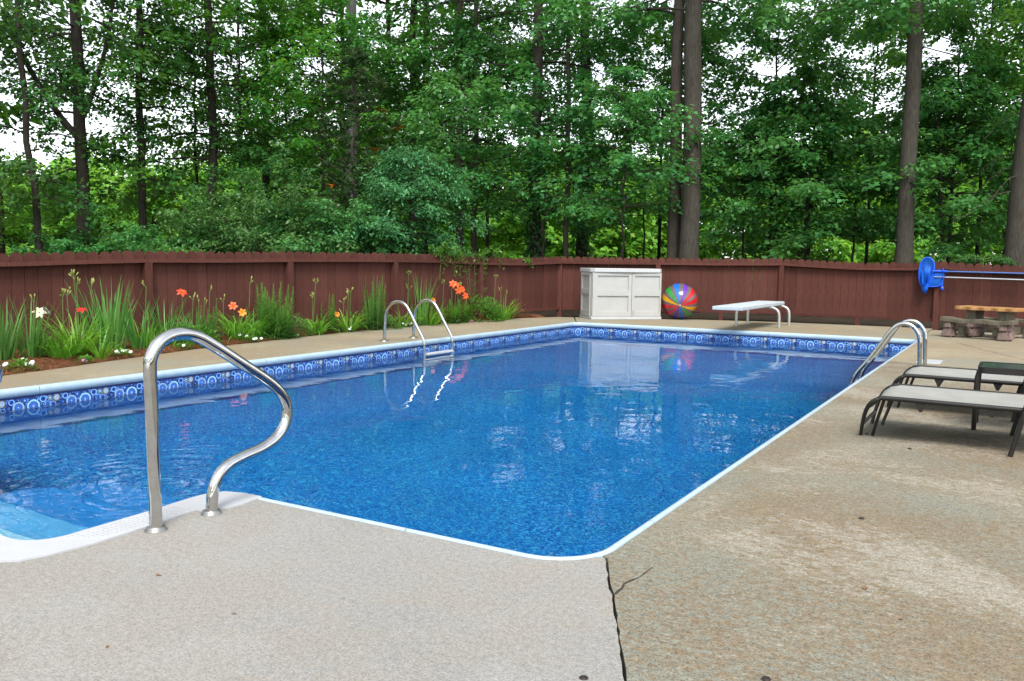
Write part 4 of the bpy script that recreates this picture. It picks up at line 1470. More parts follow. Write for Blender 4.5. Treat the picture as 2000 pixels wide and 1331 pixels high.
t = plant('gayfeather', 'feathery green spikes behind the handrail arch', 'gayfeather', -8.52, 7.02, 'feathery spike clumps')
feather_clump(rr, 13, .32, .60, .15, .05, .6).build('foliage', M['feather'], t)
scape(rr, t, 0, .05, .62, (0, .02), 2)
scape(rr, t, 0, .26, .50, (0, .02), 3)
t = plant('low_perennial', 'low leafy perennial peeping through the handrail arch', 'perennial', -8.33, 6.75)
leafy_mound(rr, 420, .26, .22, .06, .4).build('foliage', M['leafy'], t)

t = plant('daylily', 'daylily with a pair of golden orange trumpet flowers', 'daylily', -8.50, 7.50, 'daylilies in the bed')
strap_clump(rr, 75, .35, .58, .019, .45, 1.3, .10).build('foliage', M['blade'], t)
tp = scape(rr, t, 0, -.02, .42, (0, -.05), 0)
flower(rr, t, tp, .07, (.55, -.5, .4), M['fl_orange'], recurve=.7, width=.55)
tp = scape(rr, t, 0.02, .03, .34, (.05, -.02), 0)
flower(rr, t, tp, .062, (.8, -.5, .3), M['fl_gold'], recurve=.6, width=.65)
tp = scape(rr, t, 0, .10, .38, (0, .06), 0)
flower(rr, t, tp, .045, (.3, .6, .4), M['fl_orange'], recurve=.7, width=.5)
scape(rr, t, 0, .18, .72, (0, .03), 4)

t = plant('gayfeather', 'broad dense feathery clump with many pale spikes left of a fence post', 'gayfeather', -8.47, 8.08, 'feathery spike clumps')
feather_clump(rr, 46, .42, .74, .21, .075, 1.0).build('foliage', M['feather'], t)
strap_clump(rr, 60, .25, .45, .016, .5, 1.1, .14).build('low_leaf', M['blade_iris'], t)
t = plant('low_perennial', 'low dull green bush in front of the middle fence post', 'perennial', -8.48, 8.50)
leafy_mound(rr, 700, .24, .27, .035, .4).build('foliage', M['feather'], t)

t = plant('daylily', 'daylily with tall bare bud stalks right of the middle post', 'daylily', -8.46, 8.88, 'daylilies in the bed')
strap_clump(rr, 42, .32, .52, .02, .4, 1.3, .08).build('foliage', M['blade'], t)
scape(rr, t, -.03, -.05, .72, (0, .06), 5)
scape(rr, t, -.03, -.06, .52, (0, .0), 4)
t = plant('gayfeather', 'two feathery spikes with a curled top behind the small gold flower', 'gayfeather', -8.54, 9.18, 'feathery spike clumps')
feather_clump(rr, 11, .34, .60, .13, .06, .7).build('foliage', M['feather'], t)
t = plant('daylily', 'daylily with one small golden flower above white annuals', 'daylily', -8.45, 9.50, 'daylilies in the bed')
strap_clump(rr, 60, .34, .56, .02, .42, 1.35, .10).build('foliage', M['blade'], t)
tp = scape(rr, t, 0, -.24, .27, (.02, -.02), 0)
flower(rr, t, tp, .05, (.85, -.4, .3), M['fl_gold'], recurve=.5, width=.7)
for dy, h in ((.0, .55), (.05, .60), (-.1, .44)):
    scape(rr, t, 0, dy, h, (0, .02), 4, .04)
t = plant('gayfeather', 'tall slim feathery spikes with grassy blades left of the pool ladder', 'gayfeather', -8.48, 10.08, 'feathery spike clumps')
feather_clump(rr, 24, .45, .86, .20, .055, .7).build('foliage', M['feather'], t)
strap_clump(rr, 34, .4, .8, .013, .15, .15, .15).build('blades', M['blade_iris'], t)
t = plant('low_perennial', 'dark low bush left of the ladder foot', 'perennial', -8.40, 10.28)
leafy_mound(rr, 600, .27, .26, .045, .4).build('foliage', M['feather'], t)
t = plant('daylily', 'daylily seen through the left ladder rail with a tall bud stalk', 'daylily', -8.42, 10.70, 'daylilies in the bed')
strap_clump(rr, 55, .34, .60, .02, .35, 1.2, .10).build('foliage', M['blade'], t)
scape(rr, t, -.02, .2, .86, (0, .04), 5, .04)
scape(rr, t, -.02, .22, .62, (0, .03), 4, .04)
t = plant('iris', 'tall iris blades above the ladder rails', 'iris', -8.42, 11.22, 'iris clumps in the bed')
strap_clump(rr, 46, .5, .92, .02, .12, .22, .14).build('foliage', M['blade_iris'], t)
t = plant('daylily', 'daylily with small orange flowers at the top of the right ladder rail', 'daylily', -8.33, 11.36, 'daylilies in the bed')
strap_clump(rr, 60, .32, .52, .018, .4, 1.3, .12).build('foliage', M['blade'], t)
tp = scape(rr, t, 0, .07, .42, (.0, .0), 0)
flower(rr, t, tp, .06, (.85, -.45, .2), M['fl_gold'], recurve=.5, width=.7)
tp = scape(rr, t, 0, -.1, .43, (.0, .0), 0)
flower(rr, t, tp, .05, (.2, -.1, .9), M['fl_gold'], recurve=.5, width=.5)
scape(rr, t, 0, .35, .70, (.0, .05), 3)

t = plant('lily', 'bushy lily topped by a cluster of big bright orange flowers', 'lily', -8.33, 12.05)
feather_clump(rr, 22, .32, .50, .24, .12, .8).build('foliage', M['leafy'], t)
for px_, py_, pz_, R, ax in ((.05, -.09, .68, .092, (.6, -.6, .35)), (.03, .04, .66, .08, (.5, -.1, .7)), (.10, -.01, .575, .09, (.8, -.4, .1)), (.08, .12, .585, .088, (.8, -.2, .2)), (.10, .20, .475, .085, (.85, -.35, .1))):
    flower(rr, t, (px_, py_, pz_), R, ax, M['fl_orange'], recurve=1.0, width=.5, throat=.2)
mb = MB()
for yy, hh in ((-.09, .68), (.04, .66), (.12, .58), (.2, .47)):
    mb.tube([(0, yy * .5, .1), (.02, yy, hh)], .005, 6)
mb.build('flower_stem', M['stem'], t)
mb = MB()
for k in range(5):
    mb.tube([(.02, .10 + .02 * k, .66), (.03, .10 + .025 * k, .71 + .01 * (k % 2))], [.004, .006], 6)
tag(mb.build('bud', M['bud'], t), kind='stuff')
t = plant('low_perennial', 'broad leafy bush right of the orange lilies', 'perennial', -8.24, 12.78)
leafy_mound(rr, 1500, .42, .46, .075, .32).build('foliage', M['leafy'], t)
t = plant('daylily', 'last daylily at the right end of the bed with pale bud stalks', 'daylily', -8.12, 13.35, 'daylilies in the bed')
strap_clump(rr, 80, .35, .62, .017, .35, 1.2, .15).build('foliage', M['blade'], t)
for dy, h in ((-.25, .76), (-.05, .55), (.12, .50)):
    scape(rr, t, -.05, dy, h, (0, .04), 3)

# filler clumps that close the bed between the named plants
for k, (x, y, lab) in enumerate(((-8.62, 5.0, 'grassy blades against the fence behind the white lily'), (-8.48, 6.15, 'grassy blades in front of the second fence post'),
                                 (-8.62, 6.95, 'grassy blades against the fence behind the handrail arch'), (-8.52, 7.75, 'grassy blades between the gold daylily and the broad feathery clump'),
                                 (-8.55, 9.85, 'grassy blades against the fence left of the ladder'), (-8.50, 11.65, 'grassy blades left of the orange lilies'))):
    t = plant('ornamental_grass', lab, 'grass clump', x, y, 'grass clumps in the bed')
    strap_clump(rr, 55, .22, .50, .014, .35, .7, .16).build('foliage', M['blade'] if k % 2 else M['feather'], t)

# low annuals along the deck edge
def annual(x, y, r, cols, label, n=150):
    t = plant('vinca', label, 'bedding plant', x, y, 'low bedding annuals by the deck')
    leafy_mound(rr, n, r, r * .7, .036, .6, .15).build('foliage', M['leafy'], t)
    for c, ox, oy, oz in cols:
        f = MB()
        ax = Vector((.55, -.5, .65)).normalized()
        u = ax.orthogonal().normalized(); v = ax.cross(u)
        for k in range(5):
            a = 2 * math.pi * k / 5
            o = u * math.cos(a) + v * math.sin(a)
            s = ax.cross(o)
            R = .017
            f.add([o * R * .1, o * R * .7 + s * R * .55, o * R * 1.1 + s * R * .25 + ax * .002, o * R * 1.1 - s * R * .25 + ax * .002, o * R * .7 - s * R * .55], [(0, 1, 2, 3, 4)], False)
        fo_ = f.build('flower', M[c], t)
        fo_.location = (ox, oy, oz)
W, Pk = 'fl_white', 'fl_pink'
def spots(c, n, r):
    return [(c, rr.uniform(-r, r) + .02, rr.uniform(-r, r), rr.uniform(r * .5, r * .95)) for _ in range(n)]
annual(-7.80, 4.36, .14, spots(W, 9, .12), 'large white vinca mound at the left edge of the bed', 240)
annual(-7.92, 5.07, .08, spots(W, 1, .05) + spots(Pk, 2, .05), 'small vinca with white and pink flowers below the red daylily')
annual(-8.05, 5.56, .10, spots(W, 5, .09), 'white vinca at the bed edge left of the handrail')
annual(-8.20, 6.43, .09, spots(W, 2, .07), 'white vinca seen under the handrail arch')
annual(-8.30, 7.50, .12, spots(W, 5, .11), 'white vinca left of the broad feathery clump')
annual(-8.36, 8.33, .08, spots(Pk, 2, .05) + spots(W, 1, .05), 'pink and white vinca before the middle fence post')
annual(-8.42, 9.43, .11, spots(W, 8, .09), 'dense white vinca under the small gold daylily', 190)
annual(-8.43, 9.98, .07, spots(W, 2, .06), 'small white vinca left of the ladder foot')
annual(-8.42, 10.80, .11, spots(W, 6, .10), 'white vinca between the two ladder rails', 190)
annual(-8.36, 11.42, .08, spots(Pk, 3, .05), 'pink vinca right of the far ladder rail')
annual(-8.30, 12.05, .08, spots(W, 4, .08), 'white vinca below the orange lilies')
annual(-8.26, 12.40, .08, spots(Pk, 4, .06), 'pink vinca right of the white one below the lilies')

# vine hanging over the fence
vt = thing('climbing_vine', 'green vine spilling over the fence top above the orange lilies', 'vine', (-8.40, 12.4, 0))
vf, vs_ = MB(), MB()
for k in range(26):
    y0 = rr.uniform(-.75, 1.0)
    x0 = fence_x(12.4 + y0) + 8.40
    p = Vector((x0 - .05, y0, 1.16 + rr.uniform(-.02, .05)))
    pts = [p.copy()]
    L = rr.choice([.12, .18, .25, .35, .5]) * (1.3 if -.3 < y0 < .6 else .7)
    az = rr.uniform(-.6, .9)
    for i in range(7):
        t = (i + 1) / 7
        p = p + Vector((.035 * (1 - t) + .004, math.sin(az) * .05 + rr.uniform(-.015, .015), .05 - L * .55 * t))
        pts.append(p.copy())
    vs_.tube(pts, .003, 5)
    for q in pts:
        for j in range(7):
            o = Vector((rr.uniform(-.3, 1), rr.uniform(-1, 1), rr.uniform(-.6, .6))).normalized()
            s = o.cross(Vector((0, 0, 1))).normalized()
            c = q + Vector((rr.uniform(-.01, .06), rr.uniform(-.07, .07), rr.uniform(-.06, .06)))
            l = rr.uniform(.03, .06)
            vf.add([c, c + o * l * .5 + s * l * .25, c + o * l, c + o * l * .5 - s * l * .25], [(0, 1, 2, 3)], False, rr.random())
vs_.build('stem', M['stem'], vt)
vf.build('foliage', M['leafy'], vt)
# ------------------------------------------------------------------ trees
def leaf_mesh(name, P, D, N, S, W, tint, mat, droop=0.18):
    """one kite shaped leaf per row"""
    n = len(P)
    B = np.cross(N, D)
    B /= (np.linalg.norm(B, axis=1, keepdims=True) + 1e-9)
    S = S[:, None]
    mid = P + D * S * 0.42 + N * S * 0.05
    tip = P + D * S - N * S * droop
    V = np.stack([P, mid + B * S * W, tip, mid - B * S * W], 1).reshape(-1, 3).astype(np.float32)
    me = bpy.data.meshes.new(name)
    me.vertices.add(4 * n)
    me.vertices.foreach_set('co', V.ravel())
    me.loops.add(4 * n)
    me.loops.foreach_set('vertex_index', np.arange(4 * n, dtype=np.int32))
    me.polygons.add(n)
    me.polygons.foreach_set('loop_start', np.arange(0, 4 * n, 4, dtype=np.int32))
    me.polygons.foreach_set('loop_total', np.full(n, 4, np.int32))
    a = me.attributes.new('tint', 'FLOAT', 'POINT')
    a.data.foreach_set('value', np.repeat(tint, 4).astype(np.float32))
    me.materials.append(mat)
    me.update(calc_edges=True)
    return me

class Leaves:
    def __init__(self, seed):
        self.r = np.random.default_rng(seed)
        self.P, self.D, self.N, self.S, self.T = [], [], [], [], []
        self.limbs = MB()

    def put(self, p, d, nrm, s, t):
        self.P.append(p); self.D.append(d); self.N.append(nrm); self.S.append(s); self.T.append(t)

    def spray(self, start, az, el, L, droop, ntw, twl, lpt, leaf, flat=0.35, limb_r=0.02, hang=0.15, side=0.10, vert=.22):
        """a limb with side twigs lying close to one plane, leaves along the twigs"""
        r = self.r
        start = np.asarray(start, float)
        dh = np.array([math.cos(az) * math.cos(el), math.sin(az) * math.cos(el), math.sin(el)])
        def at(s):
            s = np.asarray(s)[..., None]
            return start + dh * L * s + np.array([0, 0, -1.0]) * droop * s ** 2
        if limb_r:
            self.limbs.tube([tuple(at(s)) for s in (0, .25, .5, .75, 1)], [limb_r, limb_r * .75, limb_r * .5, limb_r * .3, limb_r * .12], 5, False)
        sg = np.where(np.arange(ntw) % 2 == 0, 1, -1)
        st = np.clip(0.22 + 0.78 * (np.arange(ntw) + r.uniform(-.4, .4, ntw)) / max(1, ntw - 1), 0.15, 1)
        a = az + sg * r.uniform(.45, 1.25, ntw) * (1 - .5 * st)
        tl = twl * r.uniform(.55, 1.15, ntw) * (1.15 - .5 * st)
        te = r.normal(-hang * .6, vert, ntw)
        td = np.stack([np.cos(a) * np.cos(te), np.sin(a) * np.cos(te), np.sin(te)], 1)
        base = at(st)
        u = r.uniform(0.05, 1.0, (ntw, lpt))
        p = base[:, None, :] + td[:, None, :] * (tl[:, None] * u)[..., None]
        p[..., 2] -= hang * tl[:, None] * u ** 2
        sl = r.choice([-1, 1], (ntw, lpt))
        la = a[:, None] + sl * r.uniform(.3, 1.4, (ntw, lpt))
        le = r.normal(-.25, .3, (ntw, lpt))
        d = np.stack([np.cos(la) * np.cos(le), np.sin(la) * np.cos(le), np.sin(le)], -1)
        p = p + d * r.uniform(0, side, (ntw, lpt))[..., None]
        p[..., 2] += r.normal(0, .25 * side + .02, (ntw, lpt))
        nrm = np.stack([r.normal(0, flat, (ntw, lpt)), r.normal(0, flat, (ntw, lpt)), np.ones((ntw, lpt))], -1)
        nrm /= np.linalg.norm(nrm, axis=-1, keepdims=True)
        s = leaf * r.uniform(.6, 1.25, (ntw, lpt))
        tw = r.uniform(-.22, .22, (ntw, 1))
        t = np.clip(r.normal(.45, .2, (ntw, lpt)) + tw + r.normal(0, .10), 0, 1)
        self.put(p.reshape(-1, 3), d.reshape(-1, 3), nrm.reshape(-1, 3), s.ravel(), t.ravel())

    def mesh(self, name, mat, width=0.34, droop=0.18):
        P, D, N, S, T = (np.concatenate(x) for x in (self.P, self.D, self.N, self.S, self.T))
        N = N - D * np.sum(N * D, 1, keepdims=True)
        N /= np.linalg.norm(N, axis=1, keepdims=True) + 1e-9
        return leaf_mesh(name, P, D, N, S, width, T, mat, droop)

TAU = 2 * math.pi
def tall_crown(seed, z_low, n_low, len_low, leaf, mat, top=19.0, n_up=24, dens=1.0, gap=0.9, n_mid=0):
    """lower drooping sprays that hang into view plus a high canopy"""
    L = Leaves(seed)
    r = L.r
    for i in range(n_low):
        z = z_low + (8.0 - z_low) * (i + r.random()) / n_low
        az, Ln = (i * 2.4 + r.uniform(-.4, .4)) % TAU, len_low * r.uniform(.6, 1.2)
        az = gap + az * (TAU - 2 * gap) / TAU          # these trees carry few low limbs on their open side
        L.spray((0, 0, z), az, r.uniform(.0, .35), Ln, r.uniform(.5, 1.5), 14, 1.0, int(17 * dens), leaf, .55, limb_r=.035, side=.16, vert=.35)
        for k in range(3):
            q = Ln * r.uniform(.35, .95)
            L.spray((q * math.cos(az), q * math.sin(az), z - .2 * q * r.random() + r.uniform(-.5, .5)), az + r.uniform(-.9, .9), r.uniform(-.4, .5), r.uniform(.7, 1.3), r.uniform(.1, .5), 9, .6, int(13 * dens), leaf, .6, limb_r=.008, side=.14, vert=.4)
    for i in range(n_mid):
        L.spray((0, 0, 5.6 + 3.4 * r.random()), r.uniform(0, TAU), r.uniform(-.1, .4), 2.6 * r.uniform(.6, 1.2), r.uniform(.4, 1.2), 14, .9, 15, leaf, .6, limb_r=.025, side=.16, vert=.4)
    for i in range(n_up):
        z = 8.9 + (top - 8.9) * (i + r.random()) / n_up
        k = 1.0 - 0.55 * ((z - 8.5) / (top - 8.5)) ** 2
        L.spray((0, 0, z), i * 2.4 + r.uniform(-.4, .4), r.uniform(.1, .6), 4.0 * k * r.uniform(.6, 1.15), r.uniform(.4, 1.2), 11, 1.3, 12, leaf * 1.9, .6, limb_r=.05, side=.3, vert=.4)
    return L.mesh('crown', mat), L.limbs.mesh('limbs', M['bark_dark'])

def maple_crown(seed, H, z0, n, rad, leaf, mat, lpt=18, flat=.5, twl=.75, hang=.2, width=.36, ntw=14):
    """small understory tree in flat overlapping layers"""
    L = Leaves(seed)
    r = L.r
    for i in range(n):
        t = (i + r.random()) / n
        z = z0 + (H - z0) * t
        k = (0.65 + .5 * math.sin(math.pi * min(1, t * 1.1 + .12))) * (1 - .45 * t ** 3)
        L.spray((0, 0, z), i * 2.4 + r.uniform(-.5, .5), r.uniform(.0, .4) + .5 * t ** 2, rad * k * r.uniform(.6, 1.15), r.uniform(.1, .55), ntw, twl, lpt, leaf, flat, limb_r=.018, hang=hang, side=.13, vert=.3)
    return L.mesh('crown', mat, width), L.limbs.mesh('limbs', M['bark_dark'])

def shrub_crown(seed, H, rad, n, leaf, mat, lpt=26, width=.26):
    """arching upright shoots from the ground, dense fine leaves"""
    L = Leaves(seed)
    r = L.r
    for i in range(n):
        a = r.uniform(0, TAU)
        q = rad * .35 * math.sqrt(r.random())
        z = r.uniform(.1, H * .62)
        L.spray((q * math.cos(a), q * math.sin(a), z), a + r.uniform(-.5, .5), r.uniform(.15, 1.15), min(rad * 1.0, (H - z)) * r.uniform(.6, 1.2), r.uniform(.1, .5), 12, .5, lpt, leaf, .6, limb_r=.014, hang=.1, side=.06)
    return L.mesh('crown', mat, width), L.limbs.mesh('limbs', M['bark_dark'])

def trunk_mesh(seed, r0, H, mat, lean=(0, 0), flare=1.35, forks=(), seg=12, wob=.05):
    rr = random.Random(seed)
    mb = MB()
    pts, rs = [], []
    n = 14
    for i in range(n + 1):
        t = i / n
        z = -0.1 + H * t
        pts.append((lean[0] * z + rr.uniform(-wob, wob) * min(1, z * .3), lean[1] * z + rr.uniform(-wob, wob) * min(1, z * .3), z))
        rs.append(max(.02, r0 * (1 - .72 * t)) * (flare if i == 0 else 1))
    mb.tube(smooth_path(pts, 2), [rs[min(n, i // 2)] * (1 if i % 2 == 0 else .985) for i in range(2 * n + 1)], seg)
    for z, dx, dy, dz, r in forks:
        k = z / H * n
        i = min(n - 1, int(k)); f = k - i
        c = Vector(pts[i]).lerp(Vector(pts[i + 1]), f)
        path = smooth_path([c, c + Vector((dx * .35, dy * .35, dz * .22)), c + Vector((dx * .8, dy * .8, dz * .62)), c + Vector((dx, dy, dz))], 4)
        mb.tube(path, [r * (1 - .6 * q / (len(path) - 1)) for q in range(len(path))], 9)
    return mb.mesh('trunk', mat)

def tree(name, label, x, y, crown=None, trunk=None, rz=0.0, sc=1.0, cat='tree', group=None, z=-0.07):
    t = thing(name, label, cat, (x, y, z), 0, group)
    if trunk: link('trunk', trunk, t)
    if crown:
        for nm, me in zip(('crown', 'limbs'), crown):
            if me is None: continue
            o = link(nm, me, t)
            o.rotation_euler = (0, 0, rz + (math.atan2(-y, -x) if name == 'tall_tree' else 0))
            o.scale = (sc, sc, sc)
            if nm == 'limbs': o['kind'] = 'stuff'          # thin twiggy limbs lost among the leaves
    return t

# camera-facing unit vectors on the ground, for placing limbs to the left or right as one looks from the pool
IR = Vector((0.859, 0.512, 0))        # towards the right of the view
TC = [tall_crown(11, 3.6, 15, 3.0, .125, M['leaf_tall'], dens=.8), tall_crown(12, 3.2, 17, 3.2, .13, M['leaf_tall'], dens=.8), tall_crown(13, 2.9, 18, 3.0, .12, M['leaf_maple'], dens=.9), tall_crown(14, 4.2, 14, 3.0, .125, M['leaf_maple'], dens=.8)]
TB = tall_crown(17, 6.4, 6, 3.0, .125, M['leaf_maple'], gap=1.1)
TD = [tall_crown(15, 2.6, 8, 1.7, .13, M['leaf_dark'], dens=.6, n_up=16, gap=1.0, n_mid=12), tall_crown(16, 2.8, 9, 2.2, .14, M['leaf_dark'], dens=.6, n_up=16, gap=1.0, n_mid=12)]
MC = [maple_crown(21, 5.4, 2.2, 23, 2.4, .12, M['leaf_maple']), maple_crown(22, 5.2, 1.6, 26, 2.1, .12, M['leaf_maple']), maple_crown(23, 5.6, 2.4, 23, 2.6, .125, M['leaf_maple']), maple_crown(24, 4.6, 1.2, 24, 2.0, .11, M['leaf_tall'])]
SC = [shrub_crown(31, 3.4, 1.9, 70, .085, M['leaf_shrub']), shrub_crown(32, 2.8, 1.7, 60, .08, M['leaf_shrub']), shrub_crown(33, 2.2, 1.6, 55, .085, M['leaf_maple'], width=.34)]
BC = maple_crown(41, 3.1, .6, 34, 1.35, .085, M['leaf_blue'], 30, .22, .5, .12, .24)
FC = [maple_crown(51, 6.4, .4, 34, 2.6, .19, M['leaf_far'], 20, .5, .9), maple_crown(52, 5.4, .3, 30, 2.4, .18, M['leaf_far'], 20, .5, .9)]

# --- tall trunks, left to right as seen from the pool
tree('tall_tree', 'thin dark leaning tree nearest the left edge above the fence', -18.72, 11.06, (TD[0][0], TD[0][1]), trunk_mesh(1, .085, 13, M['bark_dark'], (-.05, -.03)), -0.07, .8)
tree('tall_tree', 'dark tree on the left that forks into two wide limbs against the sky', -18.88, 12.14, TD[1], trunk_mesh(2, .155, 20, M['bark_dark'], (-.005, 0), forks=((3.9, -1.7 * IR.x, -1.7 * IR.y, 3.4, .085), (4.25, .9 * IR.x, .9 * IR.y, 3.2, .07))), 0.21, 1.0)
tree('tall_tree', 'slim straight dark tree right of the forked one', -18.56, 13.50, TD[0], trunk_mesh(3, .10, 18, M['bark_dark']), -0.28, 1.0)
tree('tall_tree', 'straight dark trunk standing above the broad feathery clump side of the fence', -17.90, 15.05, TC[0], trunk_mesh(4, .125, 20, M['bark_dark']), 0.00)
tree('tall_tree', 'dark trunk seen only at the top, right of the straight dark one', -19.76, 18.62, TC[1], trunk_mesh(5, .12, 20, M['bark_brown']), 0.28)
tree('tall_tree', 'pale grey trunk showing at the very top above the magnolia', -16.19, 18.41, TC[3], trunk_mesh(6, .19, 22, M['bark_pale']), -0.21)
tree('tall_tree', 'thin dark trunk just left of the pale grey one', -21.85, 24.39, TC[0], trunk_mesh(7, .12, 20, M['bark_dark']), 0.07)
tree('tall_tree', 'thin brown trunk between the pale trunk and the black one', -19.13, 23.68, TC[2], trunk_mesh(8, .11, 20, M['bark_brown']), 0.35)
tree('tall_tree', 'black trunk above the pool ladder', -15.93, 20.90, TC[1], trunk_mesh(9, .14, 22, M['bark_dark']), -0.14)
tree('tall_tree', 'short-looking black trunk close right of the one above the ladder', -18.05, 24.32, TC[0], trunk_mesh(10, .13, 22, M['bark_dark']), 0.14)
tree('tall_tree', 'brown trunk bare below its leaves, above the orange lilies', -13.61, 19.95, TC[2], trunk_mesh(11, .12, 20, M['bark_brown']), -0.35)
tree('tall_tree', 'thin grey trunk right behind the vine on the fence', -12.69, 19.33, TB, trunk_mesh(12, .085, 17, M['bark_grey']), -0.07)
t = tree('tall_tree', 'ivy-covered dark trunk left of the fence corner', -10.80, 19.29, TC[2], trunk_mesh(13, .16, 20, M['bark_dark']), 0.21)
def ivy(seed, r, H):
    L = Leaves(seed)
    q = L.r
    n = 1500
    a = q.uniform(0, TAU, n); z = H * q.random(n) ** 1.2
    rad = r * (1 + q.random(n) * .9)
    P = np.stack([rad * np.cos(a), rad * np.sin(a), z], 1)
    D = np.stack([np.cos(a) * .5, np.sin(a) * .5, -.8 * np.ones(n)], 1); D /= np.linalg.norm(D, axis=1, keepdims=True)
    N = np.stack([np.cos(a), np.sin(a), .4 * np.ones(n)], 1) + q.normal(0, .3, (n, 3))
    L.put(P, D, N, q.uniform(.06, .12, n), np.clip(q.normal(.25, .2, n), 0, 1))
    return L.mesh('ivy', M['leaf_dark'], .45)
link('ivy', ivy(61, .16, 3.8), t)
tree('tall_tree', 'slender grey-brown trunk right above the fence corner', -9.66, 18.80, None, trunk_mesh(14, .075, 15, M['bark_brown']), -0.28)
t = tree('tall_tree', 'thick ivy-wrapped trunk left above the storage cabinet', -10.22, 20.80, TB, trunk_mesh(15, .17, 20, M['bark_dark']), 0.00)
link('ivy', ivy(62, .18, 7.0), t)
t = tree('tall_tree', 'left stem of the double trunk behind the beach ball', -6.83, 18.62, TB, trunk_mesh(16, .155, 20, M['bark_brown'], flare=1.5), 0.28)
t = tree('tall_tree', 'biggest grey trunk rising behind the beach ball', -6.42, 18.42, TB, trunk_mesh(17, .225, 23, M['bark_grey'], flare=1.35, seg=16), -0.21)
tree('sapling', 'thin upright dark sapling above the diving board', -5.47, 22.46, MC[3], trunk_mesh(18, .055, 6, M['bark_dark']), .7)
tree('sapling', 'slanting dark sapling right of the upright one', -4.95, 21.60, MC[1], trunk_mesh(19, .06, 6, M['bark_dark'], (.16, .10)), 2.9)
tree('tall_tree', 'straight bare grey-brown trunk left of the blue net', -2.22, 20.30, TB, trunk_mesh(20, .185, 24, M['bark_grey'], (-.004, -.002), seg=16, wob=.02), 0.07)
t = tree('tall_tree', 'massive grey trunk at the right edge above the picnic table', -.165, 20.36, TB, trunk_mesh(21, .24, 22, M['bark_grey'], (.03, .018), 1.3, seg=16), 0.35)
tw = MB()
rr = random.Random(9)
for z, l, a in ((3.4, 1.5, 2.6), (3.1, 1.1, 2.9), (2.6, 1.3, 3.5), (4.2, 1.4, 2.4), (2.9, .9, 3.9)):
    d = Vector((math.cos(a), math.sin(a), -.1))
    pts = [Vector((.09, .05, z)) + d * l * s + Vector((0, 0, .35 * math.sin(s * 5) * .4 - .3 * s * s)) for s in (0, .2, .4, .6, .8, 1)]
    tw.tube(pts, [.014, .011, .009, .007, .005, .002], 6)
    for k in range(3):
        b = pts[2 + k]
        tw.tube([b, b + Vector((rr.uniform(-.3, .1), rr.uniform(-.2, .2), rr.uniform(-.35, .1)))], [.007, .002], 5)
tw.build('bare_twigs', M['bark_brown'], t)
tree('sapling', 'curved dark sapling between the straight trunk and the massive one', -1.53, 22.47, MC[1], trunk_mesh(22, .06, 6, M['bark_dark'], (-.08, -.04)), 5.0)
tree('tall_tree', 'dark trunk hugging the left border of the picture', -22.58, 12.27, TD[1], trunk_mesh(23, .09, 16, M['bark_dark']), -0.14, .9)

# --- a tree just outside the left edge whose branches hang into the upper left corner
t = thing('overhanging_tree', 'dark branches hanging into the upper left corner from a tree outside the picture', 'tree', (-10.9, 3.6, -.07))
link('trunk', trunk_mesh(24, .14, 12, M['bark_dark']), t)
L = Leaves(121)
for k in range(26):
    a = math.atan2(2.2 + L.r.normal(0, .45), 1.9 + L.r.normal(0, .45))
    L.spray((0, 0, 3.9 + .075 * k), a, L.r.uniform(-.05, .25), L.r.uniform(1.9, 3.4), L.r.uniform(.1, .6), 12, .6, 13, .105, .6, limb_r=.02, side=.12, vert=.35)
for k in range(30):
    L.spray((0, 0, 4.5 + .2 * k), k * 2.4, L.r.uniform(.1, .5), L.r.uniform(1.6, 2.8), .6, 10, .8, 10, .2, .6, limb_r=.02, side=.2, vert=.35)
link('crown', L.mesh('crown', M['leaf_dark']), t)
link('limbs', L.limbs.mesh('limbs', M['bark_dark']), t)['kind'] = 'stuff'

# --- understory
def at(px, d):
    """ground point: px measured across the 2000 px wide view, d metres along its axis"""
    k = (px - 1000) / 1668.4
    return (d * (k * .85906 - .5135), d * (k * .51172 + .8630))
def under(name, label, px, d, crown, rz, sc, trunk=True, cat='tree', group=None):
    x, y = at(px, d)
    return tree(name, label, x, y, crown, trunk_mesh(int(px) + 5, .045, 3.2 * sc, M['bark_dark']) if trunk else None, rz, sc, cat, group)
under('pinnate_sapling', 'blue-green feathery sapling in flat layers behind the pool ladder', 805, 17.8, BC, .3, 1.08)
under('shrub', 'big fine-leaved shrub behind the fence above the broad feathery clump', 560, 18.6, SC[0], .5, 1.10, False, 'shrub')
under('shrub', 'fine-leaved shrub right of the straight dark trunk', 460, 19.6, SC[1], 1.4, 1.05, False, 'shrub')
under('shrub', 'fine-leaved shrub left of the blue-green sapling', 665, 18.2, SC[1], 2.4, 1.10, False, 'shrub')
under('shrub', 'dark shrub at the foot of the forked tree', 205, 19.4, SC[2], 3.0, .95, False, 'shrub')
under('shrub', 'dark shrub right of the slim straight dark tree', 345, 19.2, SC[2], 4.0, 1.0, False, 'shrub')
under('understory_tree', 'small maple hanging over the fence behind the vine', 900, 20.5, MC[0], .2, 1.0)
under('understory_tree', 'layered maple filling the view above the fence corner', 1060, 20.2, MC[2], 1.2, .95)
under('understory_tree', 'layered maple above the storage cabinet', 1215, 18.7, MC[0], 2.2, .93)
under('understory_tree', 'maple spreading left of the biggest grey trunk', 1255, 22.0, MC[2], 3.3, .95)
under('understory_tree', 'airy maple right of the biggest grey trunk', 1450, 21.0, MC[2], 4.1, .85)
under('understory_tree', 'leafy maple above the diving board', 1570, 20.5, MC[1], 5.0, 1.12)
under('understory_tree', 'low maple left of the straight bare trunk', 1665, 21.5, MC[0], .8, .9)
under('understory_tree', 'leafy maple above the blue net', 1850, 20.2, MC[1], 1.9, 1.15)
